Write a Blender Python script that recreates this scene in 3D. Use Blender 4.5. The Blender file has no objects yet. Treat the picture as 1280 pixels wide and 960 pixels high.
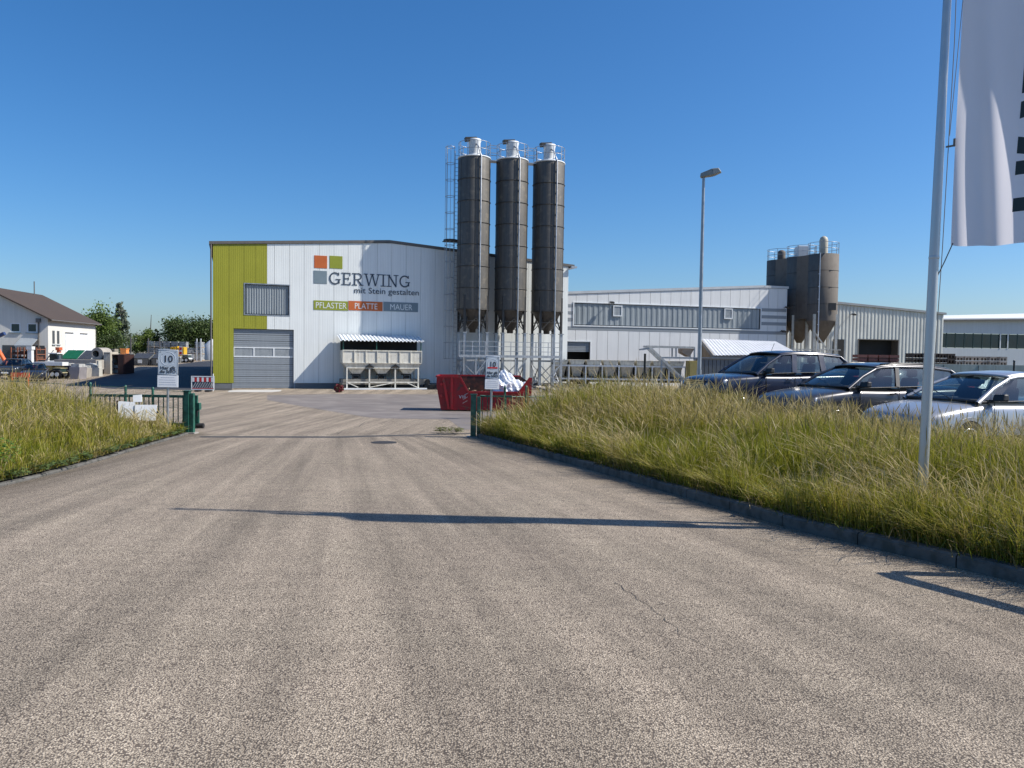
import bpy, math, random
import numpy as np
from mathutils import Vector, Matrix
random.seed(7); RNG = np.random.default_rng(11)
scene = bpy.context.scene
COL = scene.collection
R = math.radians

# ------------------------------------------------------------------ camera
CAM = Vector((0, 0, 1.6))
PITCH, ROLL = R(2.27), R(0.8)
MC = (Matrix.Rotation(math.pi/2 - PITCH, 4, 'X') @ Matrix.Rotation(ROLL, 4, 'Z'))
cd = bpy.data.cameras.new('camera'); cam = bpy.data.objects.new('camera', cd); COL.objects.link(cam)
cam.matrix_world = Matrix.Translation(CAM) @ MC
cd.sensor_width = 36; cd.lens = 27.0; cd.clip_start = 0.1; cd.clip_end = 6000
scene.camera = cam
scene.render.resolution_x = 1024; scene.render.resolution_y = 768

# ------------------------------------------------------------------ sky, sun, exposure
SUN_EL = R(44.0)
sd = Vector((0.998, -0.065, 0)).normalized()                 # towards the sun, level
sun_dir = Vector((sd.x*math.cos(SUN_EL), sd.y*math.cos(SUN_EL), math.sin(SUN_EL)))
w = bpy.data.worlds.new('World'); scene.world = w; w.use_nodes = True
nt = w.node_tree; nt.nodes.clear()
sky = nt.nodes.new('ShaderNodeTexSky'); sky.sky_type = 'NISHITA'; sky.sun_disc = False
sky.sun_elevation = SUN_EL; sky.sun_rotation = math.atan2(sd.x, sd.y)
sky.air_density = 1.0; sky.dust_density = 1.0; sky.ozone_density = 8.5; sky.altitude = 0
bg = nt.nodes.new('ShaderNodeBackground'); bg.inputs[1].default_value = 0.101
wo = nt.nodes.new('ShaderNodeOutputWorld')
hs_ = nt.nodes.new('ShaderNodeHueSaturation'); hs_.inputs['Saturation'].default_value = 1.17; hs_.inputs['Value'].default_value = 1.0
nt.links.new(sky.outputs[0], hs_.inputs['Color']); nt.links.new(hs_.outputs[0], bg.inputs[0]); nt.links.new(bg.outputs[0], wo.inputs[0])
sl = bpy.data.lights.new('sun', 'SUN'); sl.energy = 4.4; sl.angle = R(0.53); sl.color = (1.0, 0.94, 0.85)
so = bpy.data.objects.new('sun', sl); COL.objects.link(so)
so.rotation_euler = (-sun_dir).to_track_quat('-Z', 'Y').to_euler(); so.location = (30, -5, 40)
scene.view_settings.view_transform = 'Standard'; scene.view_settings.look = 'None'
scene.view_settings.exposure = 0.5; scene.view_settings.gamma = 1.0; scene.view_settings.use_curve_mapping = False
scene.render.engine = 'CYCLES'
try:
    scene.cycles.max_bounces = 6; scene.cycles.transparent_max_bounces = 12; scene.cycles.caustics_reflective = False
    scene.cycles.caustics_refractive = False
except Exception: pass

# ------------------------------------------------------------------ terrain
def _zs(y):
    if y < 0: return 0.0
    if y < 28: return -0.03*y
    if y < 54:
        t = (y-28)/26; return -0.84 - 0.31*(1-(1-t)**2)*1.0
    if y < 62: return -1.15
    if y < 122:
        t = (y-62)/60; return -1.15 + 0.9*(t*t*(3-2*t))
    return -0.25
ZI = [_zs(i) for i in range(0, 130)]
def zb(y):
    if y <= 0: return 0.0
    if y >= 128: return -0.25
    i = int(y); f = y-i
    return ZI[i]*(1-f)+ZI[i+1]*f
def ray(px, py): return (MC.to_3x3() @ Vector(((px-640)/960, -(py-480)/960, -1)))
def P(px, py, y):
    d = ray(px, py); return CAM + d*(y/d.y)
def G(px, py):
    d = ray(px, py); lo, hi = 1.0, 900.0
    t = lo
    prev = lo
    while t < hi:
        p = CAM + d*(t/d.y)
        if p.z <= zb(p.y): break
        prev = t; t *= 1.02
    a, b = prev, t
    for _ in range(30):
        m = (a+b)/2; p = CAM+d*(m/d.y)
        if p.z <= zb(p.y): b = m
        else: a = m
    p = CAM+d*(b/d.y); return Vector((p.x, p.y, zb(p.y)))

# ------------------------------------------------------------------ materials
def srgb(r, g, b):
    f = lambda c: (c/255/12.92) if c/255 <= .04045 else ((c/255+.055)/1.055)**2.4
    return (f(r), f(g), f(b))
_M = {}
def mat(name, col, rough=.6, metal=0.0, var=.12, scale=1.5, bump=0.0, bscale=40, spec=.5, coat=0.0,
        streak=0.0, col2=None, amount=.5, wave=None, bdist=.01):
    if name in _M: return _M[name]
    m = bpy.data.materials.new(name); m.use_nodes = True; n = m.node_tree.nodes; L = m.node_tree.links
    b = n['Principled BSDF']; b.inputs['Roughness'].default_value = rough; b.inputs['Metallic'].default_value = metal
    b.inputs['Specular IOR Level'].default_value = spec; b.inputs['Coat Weight'].default_value = coat
    tc = n.new('ShaderNodeTexCoord'); no = n.new('ShaderNodeTexNoise'); no.inputs['Scale'].default_value = scale
    no.inputs['Detail'].default_value = 7; no.inputs['Roughness'].default_value = .65
    oi = n.new('ShaderNodeObjectInfo'); va = n.new('ShaderNodeVectorMath'); va.operation = 'ADD'
    L.new(tc.outputs['Object'], va.inputs[0]); L.new(oi.outputs['Location'], va.inputs[1])
    L.new(va.outputs[0], no.inputs['Vector'])
    mr = n.new('ShaderNodeMapRange'); mr.inputs[1].default_value = .3; mr.inputs[2].default_value = .7
    mr.inputs[3].default_value = 1-var; mr.inputs[4].default_value = 1+var
    L.new(no.outputs[0], mr.inputs[0])
    vm = n.new('ShaderNodeVectorMath'); vm.operation = 'SCALE'
    if col2 is not None:
        n2 = n.new('ShaderNodeTexNoise'); n2.inputs['Scale'].default_value = scale*2.3; n2.inputs['Detail'].default_value = 8
        L.new(va.outputs[0], n2.inputs['Vector'])
        m2 = n.new('ShaderNodeMapRange'); m2.inputs[1].default_value = .62-amount*.4; m2.inputs[2].default_value = .78-amount*.4
        L.new(n2.outputs[0], m2.inputs[0])
        mx = n.new('ShaderNodeMix'); mx.data_type = 'RGBA'; mx.inputs[6].default_value = (*col, 1); mx.inputs[7].default_value = (*col2, 1)
        L.new(m2.outputs[0], mx.inputs[0]); L.new(mx.outputs[2], vm.inputs[0])
    else:
        vm.inputs[0].default_value = col
    if streak > 0:
        mp = n.new('ShaderNodeMapping'); mp.inputs['Scale'].default_value = (3.0, 3.0, .12)
        n3 = n.new('ShaderNodeTexNoise'); n3.inputs['Scale'].default_value = 2.2; n3.inputs['Detail'].default_value = 5
        L.new(va.outputs[0], mp.inputs[0]); L.new(mp.outputs[0], n3.inputs['Vector'])
        m3 = n.new('ShaderNodeMapRange'); m3.inputs[1].default_value = .35; m3.inputs[2].default_value = .7
        m3.inputs[3].default_value = 1.0; m3.inputs[4].default_value = 1-streak
        L.new(n3.outputs[0], m3.inputs[0])
        mu = n.new('ShaderNodeMath'); mu.operation = 'MULTIPLY'; L.new(mr.outputs[0], mu.inputs[0]); L.new(m3.outputs[0], mu.inputs[1])
        L.new(mu.outputs[0], vm.inputs['Scale'])
    else:
        L.new(mr.outputs[0], vm.inputs['Scale'])
    L.new(vm.outputs[0], b.inputs['Base Color'])
    rr = n.new('ShaderNodeMapRange'); rr.inputs[1].default_value = .3; rr.inputs[2].default_value = .7
    rr.inputs[3].default_value = max(0, rough-.08); rr.inputs[4].default_value = min(1, rough+.1)
    L.new(no.outputs[0], rr.inputs[0]); L.new(rr.outputs[0], b.inputs['Roughness'])
    if wave:                                         # fine pressed ribs of cladding, along local x
        sx = n.new('ShaderNodeSeparateXYZ'); L.new(tc.outputs['Object'], sx.inputs[0])
        q = n.new('ShaderNodeMath'); q.operation = 'MULTIPLY'; q.inputs[1].default_value = 2*math.pi/wave
        L.new(sx.outputs[0], q.inputs[0]); s = n.new('ShaderNodeMath'); s.operation = 'SINE'; L.new(q.outputs[0], s.inputs[0])
        bp = n.new('ShaderNodeBump'); bp.inputs['Distance'].default_value = .004; bp.inputs['Strength'].default_value = .4
        L.new(s.outputs[0], bp.inputs['Height']); L.new(bp.outputs[0], b.inputs['Normal'])
    elif bump > 0:
        nb = n.new('ShaderNodeTexNoise'); nb.inputs['Scale'].default_value = bscale; nb.inputs['Detail'].default_value = 4
        L.new(tc.outputs['Object'], nb.inputs['Vector'])
        bp = n.new('ShaderNodeBump'); bp.inputs['Distance'].default_value = bdist; bp.inputs['Strength'].default_value = bump
        L.new(nb.outputs[0], bp.inputs['Height']); L.new(bp.outputs[0], b.inputs['Normal'])
    _M[name] = m; return m

# ------------------------------------------------------------------ mesh builder
class MB:
    def __init__(s): s.v = []; s.f = []; s.sm = []
    def add(s, vs, fs, smooth=False):
        b = len(s.v); s.v += [tuple(q) for q in vs]
        s.f += [tuple(b+i for i in f) for f in fs]; s.sm += [smooth]*len(fs); return s
    def hexa(s, p): return s.add(p, [(0,3,2,1),(4,5,6,7),(0,1,5,4),(1,2,6,5),(2,3,7,6),(3,0,4,7)])
    def box(s, x0, y0, z0, x1, y1, z1):
        return s.hexa([(x0,y0,z0),(x1,y0,z0),(x1,y1,z0),(x0,y1,z0),(x0,y0,z1),(x1,y0,z1),(x1,y1,z1),(x0,y1,z1)])
    def bar(s, a, b, w, h=None, up=(0,0,1)):
        a = Vector(a); b = Vector(b); h = h or w; d = (b-a).normalized(); u = Vector(up)
        if abs(d.dot(u)) > .95: u = Vector((0,1,0)) if abs(d.y) < .9 else Vector((1,0,0))
        r = d.cross(u).normalized(); u = r.cross(d).normalized(); r *= w/2; u *= h/2
        return s.hexa([a-r-u, a+r-u, b+r-u, b-r-u, a-r+u, a+r+u, b+r+u, b-r+u])
    def tube(s, a, b, r0, r1=None, n=10, caps=True):
        a = Vector(a); b = Vector(b); r1 = r0 if r1 is None else r1
        d = (b-a).normalized(); u = Vector((0,0,1)) if abs(d.z) < .9 else Vector((1,0,0))
        x = d.cross(u).normalized(); y = x.cross(d).normalized(); vs = []
        for c, r in ((a, r0), (b, r1)):
            for i in range(n):
                t = 2*math.pi*i/n; vs.append(c + x*(math.cos(t)*r) + y*(math.sin(t)*r))
        s.add(vs, [(i, (i+1) % n, n+(i+1) % n, n+i) for i in range(n)], True)
        if caps:
            s.add(vs[:n], [tuple(range(n-1, -1, -1))]); s.add(vs[n:], [tuple(range(n))])
        return s
    def path(s, pts, r, n=8, closed=False):
        k = len(pts); pts = [Vector(q) for q in pts]; rings = []
        for i in range(k):
            a = pts[i-1] if (i > 0 or closed) else pts[i]; b = pts[(i+1) % k] if (i < k-1 or closed) else pts[i]
            d = (b-a).normalized(); u = Vector((0,0,1)) if abs(d.z) < .9 else Vector((1,0,0))
            x = d.cross(u).normalized(); y = x.cross(d).normalized()
            rr = r[i] if isinstance(r, (list, tuple)) else r
            rings.append([pts[i]+x*(math.cos(2*math.pi*j/n)*rr)+y*(math.sin(2*math.pi*j/n)*rr) for j in range(n)])
        vs = [q for g in rings for q in g]; fs = []
        for i in range(k if closed else k-1):
            i2 = (i+1) % k
            fs += [(i*n+j, i*n+(j+1) % n, i2*n+(j+1) % n, i2*n+j) for j in range(n)]
        return s.add(vs, fs, True)
    def prism(s, poly, vec):                                   # poly: 3D points, extruded by vec
        n = len(poly); vec = Vector(vec); a = [Vector(q) for q in poly]; b = [q+vec for q in a]
        return s.add(a+b, [tuple(range(n)), tuple(range(2*n-1, n-1, -1))]+[(i, n+i, n+(i+1) % n, (i+1) % n) for i in range(n)])
    def quad(s, *p, smooth=False): return s.add(p, [tuple(range(len(p)))], smooth)
    def lathe(s, prof, c=(0,0,0), n=24, smooth=True):
        cx, cy, cz = c; vs = []; k = len(prof)
        for r, z in prof:
            for i in range(n):
                t = 2*math.pi*i/n; vs.append((cx+r*math.cos(t), cy+r*math.sin(t), cz+z))
        return s.add(vs, [(j*n+i, j*n+(i+1) % n, (j+1)*n+(i+1) % n, (j+1)*n+i) for j in range(k-1) for i in range(n)], smooth)
    def ring(s, c, r, tr, n=24, m=6, axis='z'):
        pts = []
        for i in range(n):
            t = 2*math.pi*i/n; a, b = math.cos(t)*r, math.sin(t)*r
            pts.append((c[0]+a, c[1]+b, c[2]) if axis == 'z' else ((c[0]+a, c[1], c[2]+b) if axis == 'y' else (c[0], c[1]+a, c[2]+b)))
        return s.path(pts, tr, m, True)
    def grid(s, fn, nu, nv, smooth=True):
        vs = [fn(i/nu, j/nv) for j in range(nv+1) for i in range(nu+1)]
        return s.add(vs, [(j*(nu+1)+i, j*(nu+1)+i+1, (j+1)*(nu+1)+i+1, (j+1)*(nu+1)+i) for j in range(nv) for i in range(nu)], smooth)
    def xf(s, M):
        s.v = [tuple(M @ Vector(q)) for q in s.v]; return s
    def mesh(s, name):
        me = bpy.data.meshes.new(name); me.from_pydata(s.v, [], s.f)
        me.polygons.foreach_set('use_smooth', s.sm); me.update(); return me
    def build(s, name, m, parent=None, loc=(0,0,0), bevel=0, subsurf=0, solid=0, label=None):
        me = s.mesh(name); me.materials.append(m); o = bpy.data.objects.new(name, me); COL.objects.link(o)
        o.location = loc
        if parent: o.parent = parent
        if bevel: md = o.modifiers.new('bevel', 'BEVEL'); md.width = bevel; md.segments = 2; md.limit_method = 'ANGLE'
        if solid: md = o.modifiers.new('solid', 'SOLIDIFY'); md.thickness = solid; md.offset = -1
        if subsurf: md = o.modifiers.new('sub', 'SUBSURF'); md.levels = subsurf; md.render_levels = subsurf
        if label: o['label'] = label
        return o
def thing(name, label, cat, loc=(0,0,0), rotz=0.0, group=None):
    o = bpy.data.objects.new(name, None); COL.objects.link(o); o.empty_display_size = .3
    o.location = loc; o.rotation_euler = (0, 0, rotz); o['label'] = label; o['category'] = cat
    if group: o['group'] = group
    return o
def tag(o, label, cat, group=None):
    o['label'] = label; o['category'] = cat
    if group: o['group'] = group
    return o
def struct(o): o['kind'] = 'structure'; return o
def sroot(name, loc=(0,0,0)):
    o = bpy.data.objects.new(name, None); COL.objects.link(o); o.location = loc; o['kind'] = 'structure'; return o
def dup(root, loc, rotz=None, label=None, scale=None):
    r = root.copy(); COL.objects.link(r); r.location = loc
    if rotz is not None: r.rotation_euler = (0, 0, rotz)
    if scale: r.scale = scale
    if label: r['label'] = label
    for ch in list(root.children):
        c = ch.copy(); COL.objects.link(c); c.parent = r
        for g in ch.children:
            d = g.copy(); COL.objects.link(d); d.parent = c
    return r
def text_mesh(txt, size, depth=.004, bold=0.0, align='LEFT', space=1.0):
    cu = bpy.data.curves.new('t', 'FONT'); cu.body = txt; cu.size = size; cu.extrude = depth; cu.offset = bold
    cu.align_x = align; cu.space_character = space; cu.resolution_u = 3
    ob = bpy.data.objects.new('t', cu); COL.objects.link(ob)
    dg = bpy.context.evaluated_depsgraph_get(); me = bpy.data.meshes.new_from_object(ob.evaluated_get(dg))
    bpy.data.objects.remove(ob); return me
def lettering(txt, size, m, parent, loc, width=None, bold=0.0, align='LEFT', rot=(math.pi/2, 0, 0), name='lettering', depth=.004):
    me = text_mesh(txt, size, depth, bold, align); me.materials.clear(); me.materials.append(m)
    o = bpy.data.objects.new(name, me); COL.objects.link(o); o.parent = parent; o.location = loc; o.rotation_euler = rot
    if width:
        xs = [v.co.x for v in me.vertices]; o.scale = (width/(max(xs)-min(xs)), 1, 1)
    return o
class Plane:                                                    # an upright wall plane in the place
    def __init__(s, ox, oy, slope, base, n=0.0):
        a = math.atan(slope); s.a = a; s.u = Vector((math.cos(a), math.sin(a), 0)); s.n = Vector((math.sin(a), -math.cos(a), 0))
        s.o = Vector((ox, oy, base))
        s.off = n
    def uv(s, px, py):
        d = ray(px, py); o = s.o + s.n*s.off
        t = (o-CAM).dot(s.n)/d.dot(s.n); p = CAM+d*t-s.o
        return p.dot(s.u), p.z
def corr(mb, u0, u1, z0, z1, y=0.0, pitch=.25, depth=.04, top=None, bot=None):
    """trapezoidal corrugated sheet as geometry, ribs upright"""
    n = max(1, round((u1-u0)/pitch)); p = (u1-u0)/n; prof = []
    for i in range(n):
        a = u0+i*p; prof += [(a, 0), (a+p*.35, 0), (a+p*.5, -depth), (a+p*.85, -depth)]
    prof.append((u1, 0)); vs = []
    for u, d in prof:
        vs.append((u, y+d, bot(u) if bot else z0)); vs.append((u, y+d, top(u) if top else z1))
    mb.add(vs, [(2*i, 2*i+2, 2*i+3, 2*i+1) for i in range(len(prof)-1)])
    return mb

# common materials
M_galv = mat('galvanised_steel', (.42,.44,.46), .42, .75, .18, 4, streak=.2)
M_white = mat('white_coated_sheet', (.74,.77,.78), .45, 0, .03, .8, streak=.1)
M_whitewall = mat('white_cladding', (.79,.82,.80), .45, 0, .025, .6, streak=.08, wave=.125)
M_green = mat('olive_green_cladding', srgb(150,150,42), .5, 0, .04, .6, streak=.08, wave=.125)
M_orange = mat('terracotta_orange_print', srgb(190,98,45), .5, 0, .05, 2)
M_greenp = mat('green_print', srgb(140,148,45), .5, 0, .05, 2)
M_greyp = mat('grey_print', srgb(118,134,142), .5, 0, .05, 2)
M_ink = mat('dark_blue_grey_print', srgb(52,66,82), .5, 0, .05, 2)
M_pale = mat('pale_print', (.72,.75,.74), .5, 0, .03, 2)
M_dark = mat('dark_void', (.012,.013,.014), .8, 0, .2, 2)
M_fascia = mat('dark_roof_edge', (.13,.12,.11), .5, 0, .1, 2)
M_concrete = mat('concrete', (.36,.34,.31), .85, 0, .15, 2, bump=.4, bscale=30, streak=.15)
M_darkconc = mat('dark_plinth_concrete', (.16,.165,.17), .85, 0, .15, 2, bump=.3)
M_doorgrey = mat('grey_door_paint', srgb(142,149,155), .45, 0, .04, 1, streak=.08)
M_translu = mat('grey_polycarbonate', srgb(150,158,162), .35, 0, .06, 1.2, streak=.25)
M_silo = mat('grey_brown_silo_steel', (.105,.099,.088), .55, .05, .1, 1.2, streak=.28, col2=(.17,.15,.12), amount=.2)
M_silodark = mat('dark_silo_ring', (.05,.048,.045), .5, .2, .15, 3)
M_rust = mat('rusty_steel', (.16,.07,.04), .8, .1, .3, 3, col2=(.07,.035,.025), amount=.6, bump=.3)
M_black = mat('black_rubber', (.015,.015,.016), .7, 0, .2, 4)
M_blacks = mat('black_gloss_plastic', (.012,.012,.013), .3, 0, .2, 4)
M_fgreen = mat('green_coated_steel', srgb(38,92,78), .42, 0, .15, 4, col2=srgb(24,66,56), amount=.4)
M_beigest = mat('pale_cream_steel', (.70,.68,.60), .6, 0, .12, 2, streak=.28, col2=(.45,.39,.26), amount=.1)
M_wood = mat('weathered_wood', (.3,.22,.14), .85, 0, .25, 5, bump=.3)
# ------------------------------------------------------------------ ground, road, yard
def mnode(n, L, op, a, b=None, c=None):
    q = n.new('ShaderNodeMath'); q.operation = op
    for i, v in enumerate((a, b, c)):
        if v is None: continue
        if isinstance(v, (int, float)): q.inputs[i].default_value = v
        else: L.new(v, q.inputs[i])
    return q.outputs[0]
def ramp(n, L, fac, stops):
    r = n.new('ShaderNodeValToRGB'); e = r.color_ramp.elements
    e[0].position, e[0].color = stops[0][0], (*stops[0][1], 1); e[1].position, e[1].color = stops[-1][0], (*stops[-1][1], 1)
    for p, c in stops[1:-1]:
        q = e.new(p); q.color = (*c, 1)
    L.new(fac, r.inputs[0]); return r.outputs[0]
def road_material(name, kind):
    m = bpy.data.materials.new(name); m.use_nodes = True; n = m.node_tree.nodes; L = m.node_tree.links
    b = n['Principled BSDF']; b.inputs['Roughness'].default_value = .82; b.inputs['Specular IOR Level'].default_value = .35
    tc = n.new('ShaderNodeTexCoord'); sp = n.new('ShaderNodeSeparateXYZ'); L.new(tc.outputs['Object'], sp.inputs[0])
    x, y = sp.outputs[0], sp.outputs[1]
    # stones of the exposed aggregate
    vo = n.new('ShaderNodeTexVoronoi'); vo.inputs['Scale'].default_value = 105; L.new(tc.outputs['Object'], vo.inputs['Vector'])
    sc_ = n.new('ShaderNodeSeparateColor'); L.new(vo.outputs['Color'], sc_.inputs[0])
    stone = ramp(n, L, sc_.outputs[0], [(0, (.26,.226,.184)), (.4, (.355,.31,.252)), (.75, (.455,.40,.325)), (1, (.62,.55,.455))])
    gap = mnode(n, L, 'GREATER_THAN', vo.outputs['Distance'], .56)
    m1 = n.new('ShaderNodeMix'); m1.data_type = 'RGBA'; L.new(gap, m1.inputs[0]); L.new(stone, m1.inputs[6]); m1.inputs[7].default_value = (.12,.10,.083,1)
    # wheel tracks running from the gate to the camera
    xc = mnode(n, L, 'MULTIPLY_ADD', y, -.235, .6) if kind == 'road' else mnode(n, L, 'MULTIPLY_ADD', y, .02, -4.6)
    wd = mnode(n, L, 'MULTIPLY_ADD', y, -.16, 6.2) if kind == 'road' else mnode(n, L, 'MULTIPLY_ADD', y, .05, 2.0)
    k = mnode(n, L, 'DIVIDE', mnode(n, L, 'SUBTRACT', x, xc), mnode(n, L, 'MAXIMUM', wd, 1.0))
    cb = n.new('ShaderNodeCombineXYZ'); L.new(mnode(n, L, 'MULTIPLY', k, 5.5), cb.inputs[0]); L.new(mnode(n, L, 'MULTIPLY', y, .05), cb.inputs[1])
    ns = n.new('ShaderNodeTexNoise'); ns.inputs['Scale'].default_value = 1.6; ns.inputs['Detail'].default_value = 6; ns.inputs['Roughness'].default_value = .62
    L.new(cb.outputs[0], ns.inputs['Vector'])
    nb = n.new('ShaderNodeTexNoise'); nb.inputs['Scale'].default_value = .35; nb.inputs['Detail'].default_value = 5; L.new(tc.outputs['Object'], nb.inputs['Vector'])
    mr = n.new('ShaderNodeMapRange'); mr.inputs[1].default_value = .3; mr.inputs[2].default_value = .68; mr.inputs[3].default_value = .58; mr.inputs[4].default_value = 1.18
    L.new(ns.outputs[0], mr.inputs[0])
    m3 = n.new('ShaderNodeMapRange'); m3.inputs[1].default_value = .3; m3.inputs[2].default_value = .7; m3.inputs[3].default_value = .86; m3.inputs[4].default_value = 1.1
    L.new(nb.outputs[0], m3.inputs[0])
    f = mnode(n, L, 'MULTIPLY', mr.outputs[0], m3.outputs[0])
    n5 = n.new('ShaderNodeTexNoise'); n5.inputs['Scale'].default_value = 4.5; n5.inputs['Detail'].default_value = 8; n5.inputs['Roughness'].default_value = .75; L.new(tc.outputs['Object'], n5.inputs['Vector'])
    m5 = n.new('ShaderNodeMapRange'); m5.inputs[1].default_value = .3; m5.inputs[2].default_value = .7; m5.inputs[3].default_value = .84; m5.inputs[4].default_value = 1.13
    L.new(n5.outputs[0], m5.inputs[0]); f = mnode(n, L, 'MULTIPLY', f, m5.outputs[0])
    n6 = n.new('ShaderNodeTexNoise'); n6.inputs['Scale'].default_value = 1.7; n6.inputs['Detail'].default_value = 2; L.new(tc.outputs['Object'], n6.inputs['Vector'])
    m6 = n.new('ShaderNodeMapRange'); m6.inputs[1].default_value = .70; m6.inputs[2].default_value = .76; m6.inputs[3].default_value = 1.0; m6.inputs[4].default_value = .88
    L.new(n6.outputs[0], m6.inputs[0]); f = mnode(n, L, 'MULTIPLY', f, m6.outputs[0])
    if kind == 'road':                                   # road colour darkens towards the left kerb
        ed = n.new('ShaderNodeMapRange'); ed.inputs[1].default_value = -7.4; ed.inputs[2].default_value = -5.6; ed.inputs[3].default_value = .5; ed.inputs[4].default_value = 1.0
        L.new(mnode(n, L, 'ADD', x, mnode(n, L, 'MULTIPLY', mnode(n, L, 'MAXIMUM', mnode(n, L, 'SUBTRACT', y, 11.0), 0.0), .15)), ed.inputs[0]); f = mnode(n, L, 'MULTIPLY', f, ed.outputs[0])
    tn = n.new('ShaderNodeTexNoise'); tn.inputs['Scale'].default_value = .8; tn.inputs['Detail'].default_value = 3; L.new(tc.outputs['Object'], tn.inputs['Vector'])
    tint = ramp(n, L, tn.outputs[0], [(.3, (1.0,.94,.87)), (.7, (1.03,.98,.90))])
    m4 = n.new('ShaderNodeMix'); m4.data_type = 'RGBA'; m4.blend_type = 'MULTIPLY'; m4.inputs[0].default_value = 1; L.new(m1.outputs[2], m4.inputs[6]); L.new(tint, m4.inputs[7])
    vm = n.new('ShaderNodeVectorMath'); vm.operation = 'SCALE'; L.new(m4.outputs[2], vm.inputs[0]); L.new(f, vm.inputs['Scale'])
    L.new(vm.outputs[0], b.inputs['Base Color'])
    bp = n.new('ShaderNodeBump'); bp.inputs['Distance'].default_value = .006; bp.inputs['Strength'].default_value = .9; bp.invert = True
    L.new(vo.outputs['Distance'], bp.inputs['Height']); L.new(bp.outputs[0], b.inputs['Normal'])
    return m
M_road = road_material('exposed_aggregate_road', 'road')
M_yard = road_material('yard_concrete_surface', 'yard')
M_asph = mat('fresh_black_asphalt', (.035,.036,.04), .75, 0, .2, .5, bump=.4, bscale=60)
M_grime = mat('tyre_darkened_paving', (.17,.148,.135), .8, 0, .16, .35, col2=(.215,.19,.17), amount=.4, bump=.3, bscale=60)
M_ground = mat('sandy_ground', (.25,.22,.17), .95, 0, .2, .3, col2=(.13,.13,.06), amount=.4, bump=.4, bscale=12)
M_verge = mat('dry_verge_soil', (.10,.085,.05), .95, 0, .3, 2, col2=(.07,.09,.03), amount=.5, bump=.6, bscale=20)
M_lot = mat('car_park_asphalt', (.11,.11,.11), .85, 0, .2, 1, bump=.3, bscale=60)

def rows(y0, y1, extra=()):
    ys = {y0, y1} | {float(i) for i in range(math.ceil(y0), math.floor(y1)+1)} | set(extra)
    return sorted(y for y in ys if y0 <= y <= y1)
def sheet(name, m, fl, fr, y0, y1, dz, extra=()):
    mb = MB(); ys = rows(y0, y1, extra); vs = []
    for y in ys: vs += [(fl(y), y, zb(y)+dz), (fr(y), y, zb(y)+dz)]
    mb.add(vs, [(2*i, 2*i+1, 2*i+3, 2*i+2) for i in range(len(ys)-1)])
    return struct(mb.build(name, m))
def drape(poly, dz):                                       # polygon (convex in x per row) laid on the terrain
    ys = sorted(p[1] for p in poly); ys = rows(ys[0]+1e-4, ys[-1]-1e-4, [p[1] for p in poly]+[ys[0]+k*.5 for k in range(int((ys[-1]-ys[0])*2))]); vs = []
    for y in ys:
        xs = []
        for i in range(len(poly)):
            (x0, a), (x1, b) = poly[i], poly[(i+1) % len(poly)]
            if (a-y)*(b-y) <= 0 and a != b: xs.append(x0+(x1-x0)*(y-a)/(b-a))
        vs += [(min(xs), y, zb(y)+dz), (max(xs), y, zb(y)+dz)]
    mb = MB(); mb.add(vs, [(2*i, 2*i+1, 2*i+3, 2*i+2) for i in range(len(ys)-1)]); return mb
def pl(pts, y):
    if y <= pts[0][1]: return pts[0][0]
    for (x0, a), (x1, b) in zip(pts, pts[1:]):
        if a <= y <= b: return x0+(x1-x0)*(y-a)/(b-a)
    return pts[-1][0]
KR = [(12,-6),(10,-3),(8,0),(6.4,2),(5.2,4),(4.1,6),(3.68,6.95),(3.1,8),(2.45,10),(1.45,13),(.43,16),(-.35,18.2),(-.9,19.8)]
KL = [(-10,-6),(-9,-4),(-8,0),(-7.3,3),(-7,6),(-6.95,10.5),(-7.05,12),(-7.37,14),(-7.85,16.8),(-8.15,18.8),(-8.35,19.8)]
mb = MB(); ys = [-60, -20]+[float(i) for i in range(-6, 129)]+[140,160,200,300,500,900,1600]
xs = [-900,-300,-120,-60,0,40,90,200,600,1200]
for j, y in enumerate(ys):
    for x in xs: mb.v.append((x, y, zb(y)-.012))
nx = len(xs)
mb.f = [(j*nx+i, j*nx+i+1, (j+1)*nx+i+1, (j+1)*nx+i) for j in range(len(ys)-1) for i in range(nx-1)]; mb.sm = [False]*len(mb.f)
struct(mb.build('ground', M_ground))
sheet('road', M_road, lambda y: pl(KL, y)-.02, lambda y: pl(KR, y)+.02, -6, 20, 0.0, [p[1] for p in KR+KL])
sheet('yard_paving', M_yard, lambda y: -60 if y > 27 else -9-(y-20)*1.4, lambda y: 36 if y > 27 else -.7+(y-20)*1.4, 20, 126, 0.0)
gp = [(334,500),(459,521.5),(475,523),(559,523),(578,537),(606,537),(650,520),(760,508),(760,494),(420,492.5),(334,494)]
struct(drape([tuple(G(*p)[:2]) for p in gp], .004).build('worn_yard_strip', M_grime))
ap = [(83,480),(129,471),(197,459),(256,451.6),(288,450),(290,488),(236,487.5),(140,486)]
struct(drape([tuple(G(*p)[:2]) for p in ap], .006).build('fresh_asphalt', M_asph))
pad = [(287,488.2),(300,487.4),(352,487.4),(351,489.3),(340,490.4),(284,490.2)]
struct(drape([tuple(G(*p)[:2]) for p in pad], .012).build('door_apron', mat('pale_concrete_pad', (.5,.48,.44), .8, 0, .1, 1)))
tk = [(250,545.2),(420,545.6),(590,541.3),(590,542.6),(420,547.4),(250,547)]
struct(drape([tuple(G(*p)[:2]) for p in tk], .004).build('gate_threshold_joint', mat('dark_joint', (.07,.065,.06), .8, 0, .3, 3)))  # gate track and the shadow line along it, painted as one dark strip
g = G(480,553.5)
mb = MB(); mb.lathe([(0,.012),(.27,.012),(.3,.010),(.3,0)], n=24)
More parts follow.
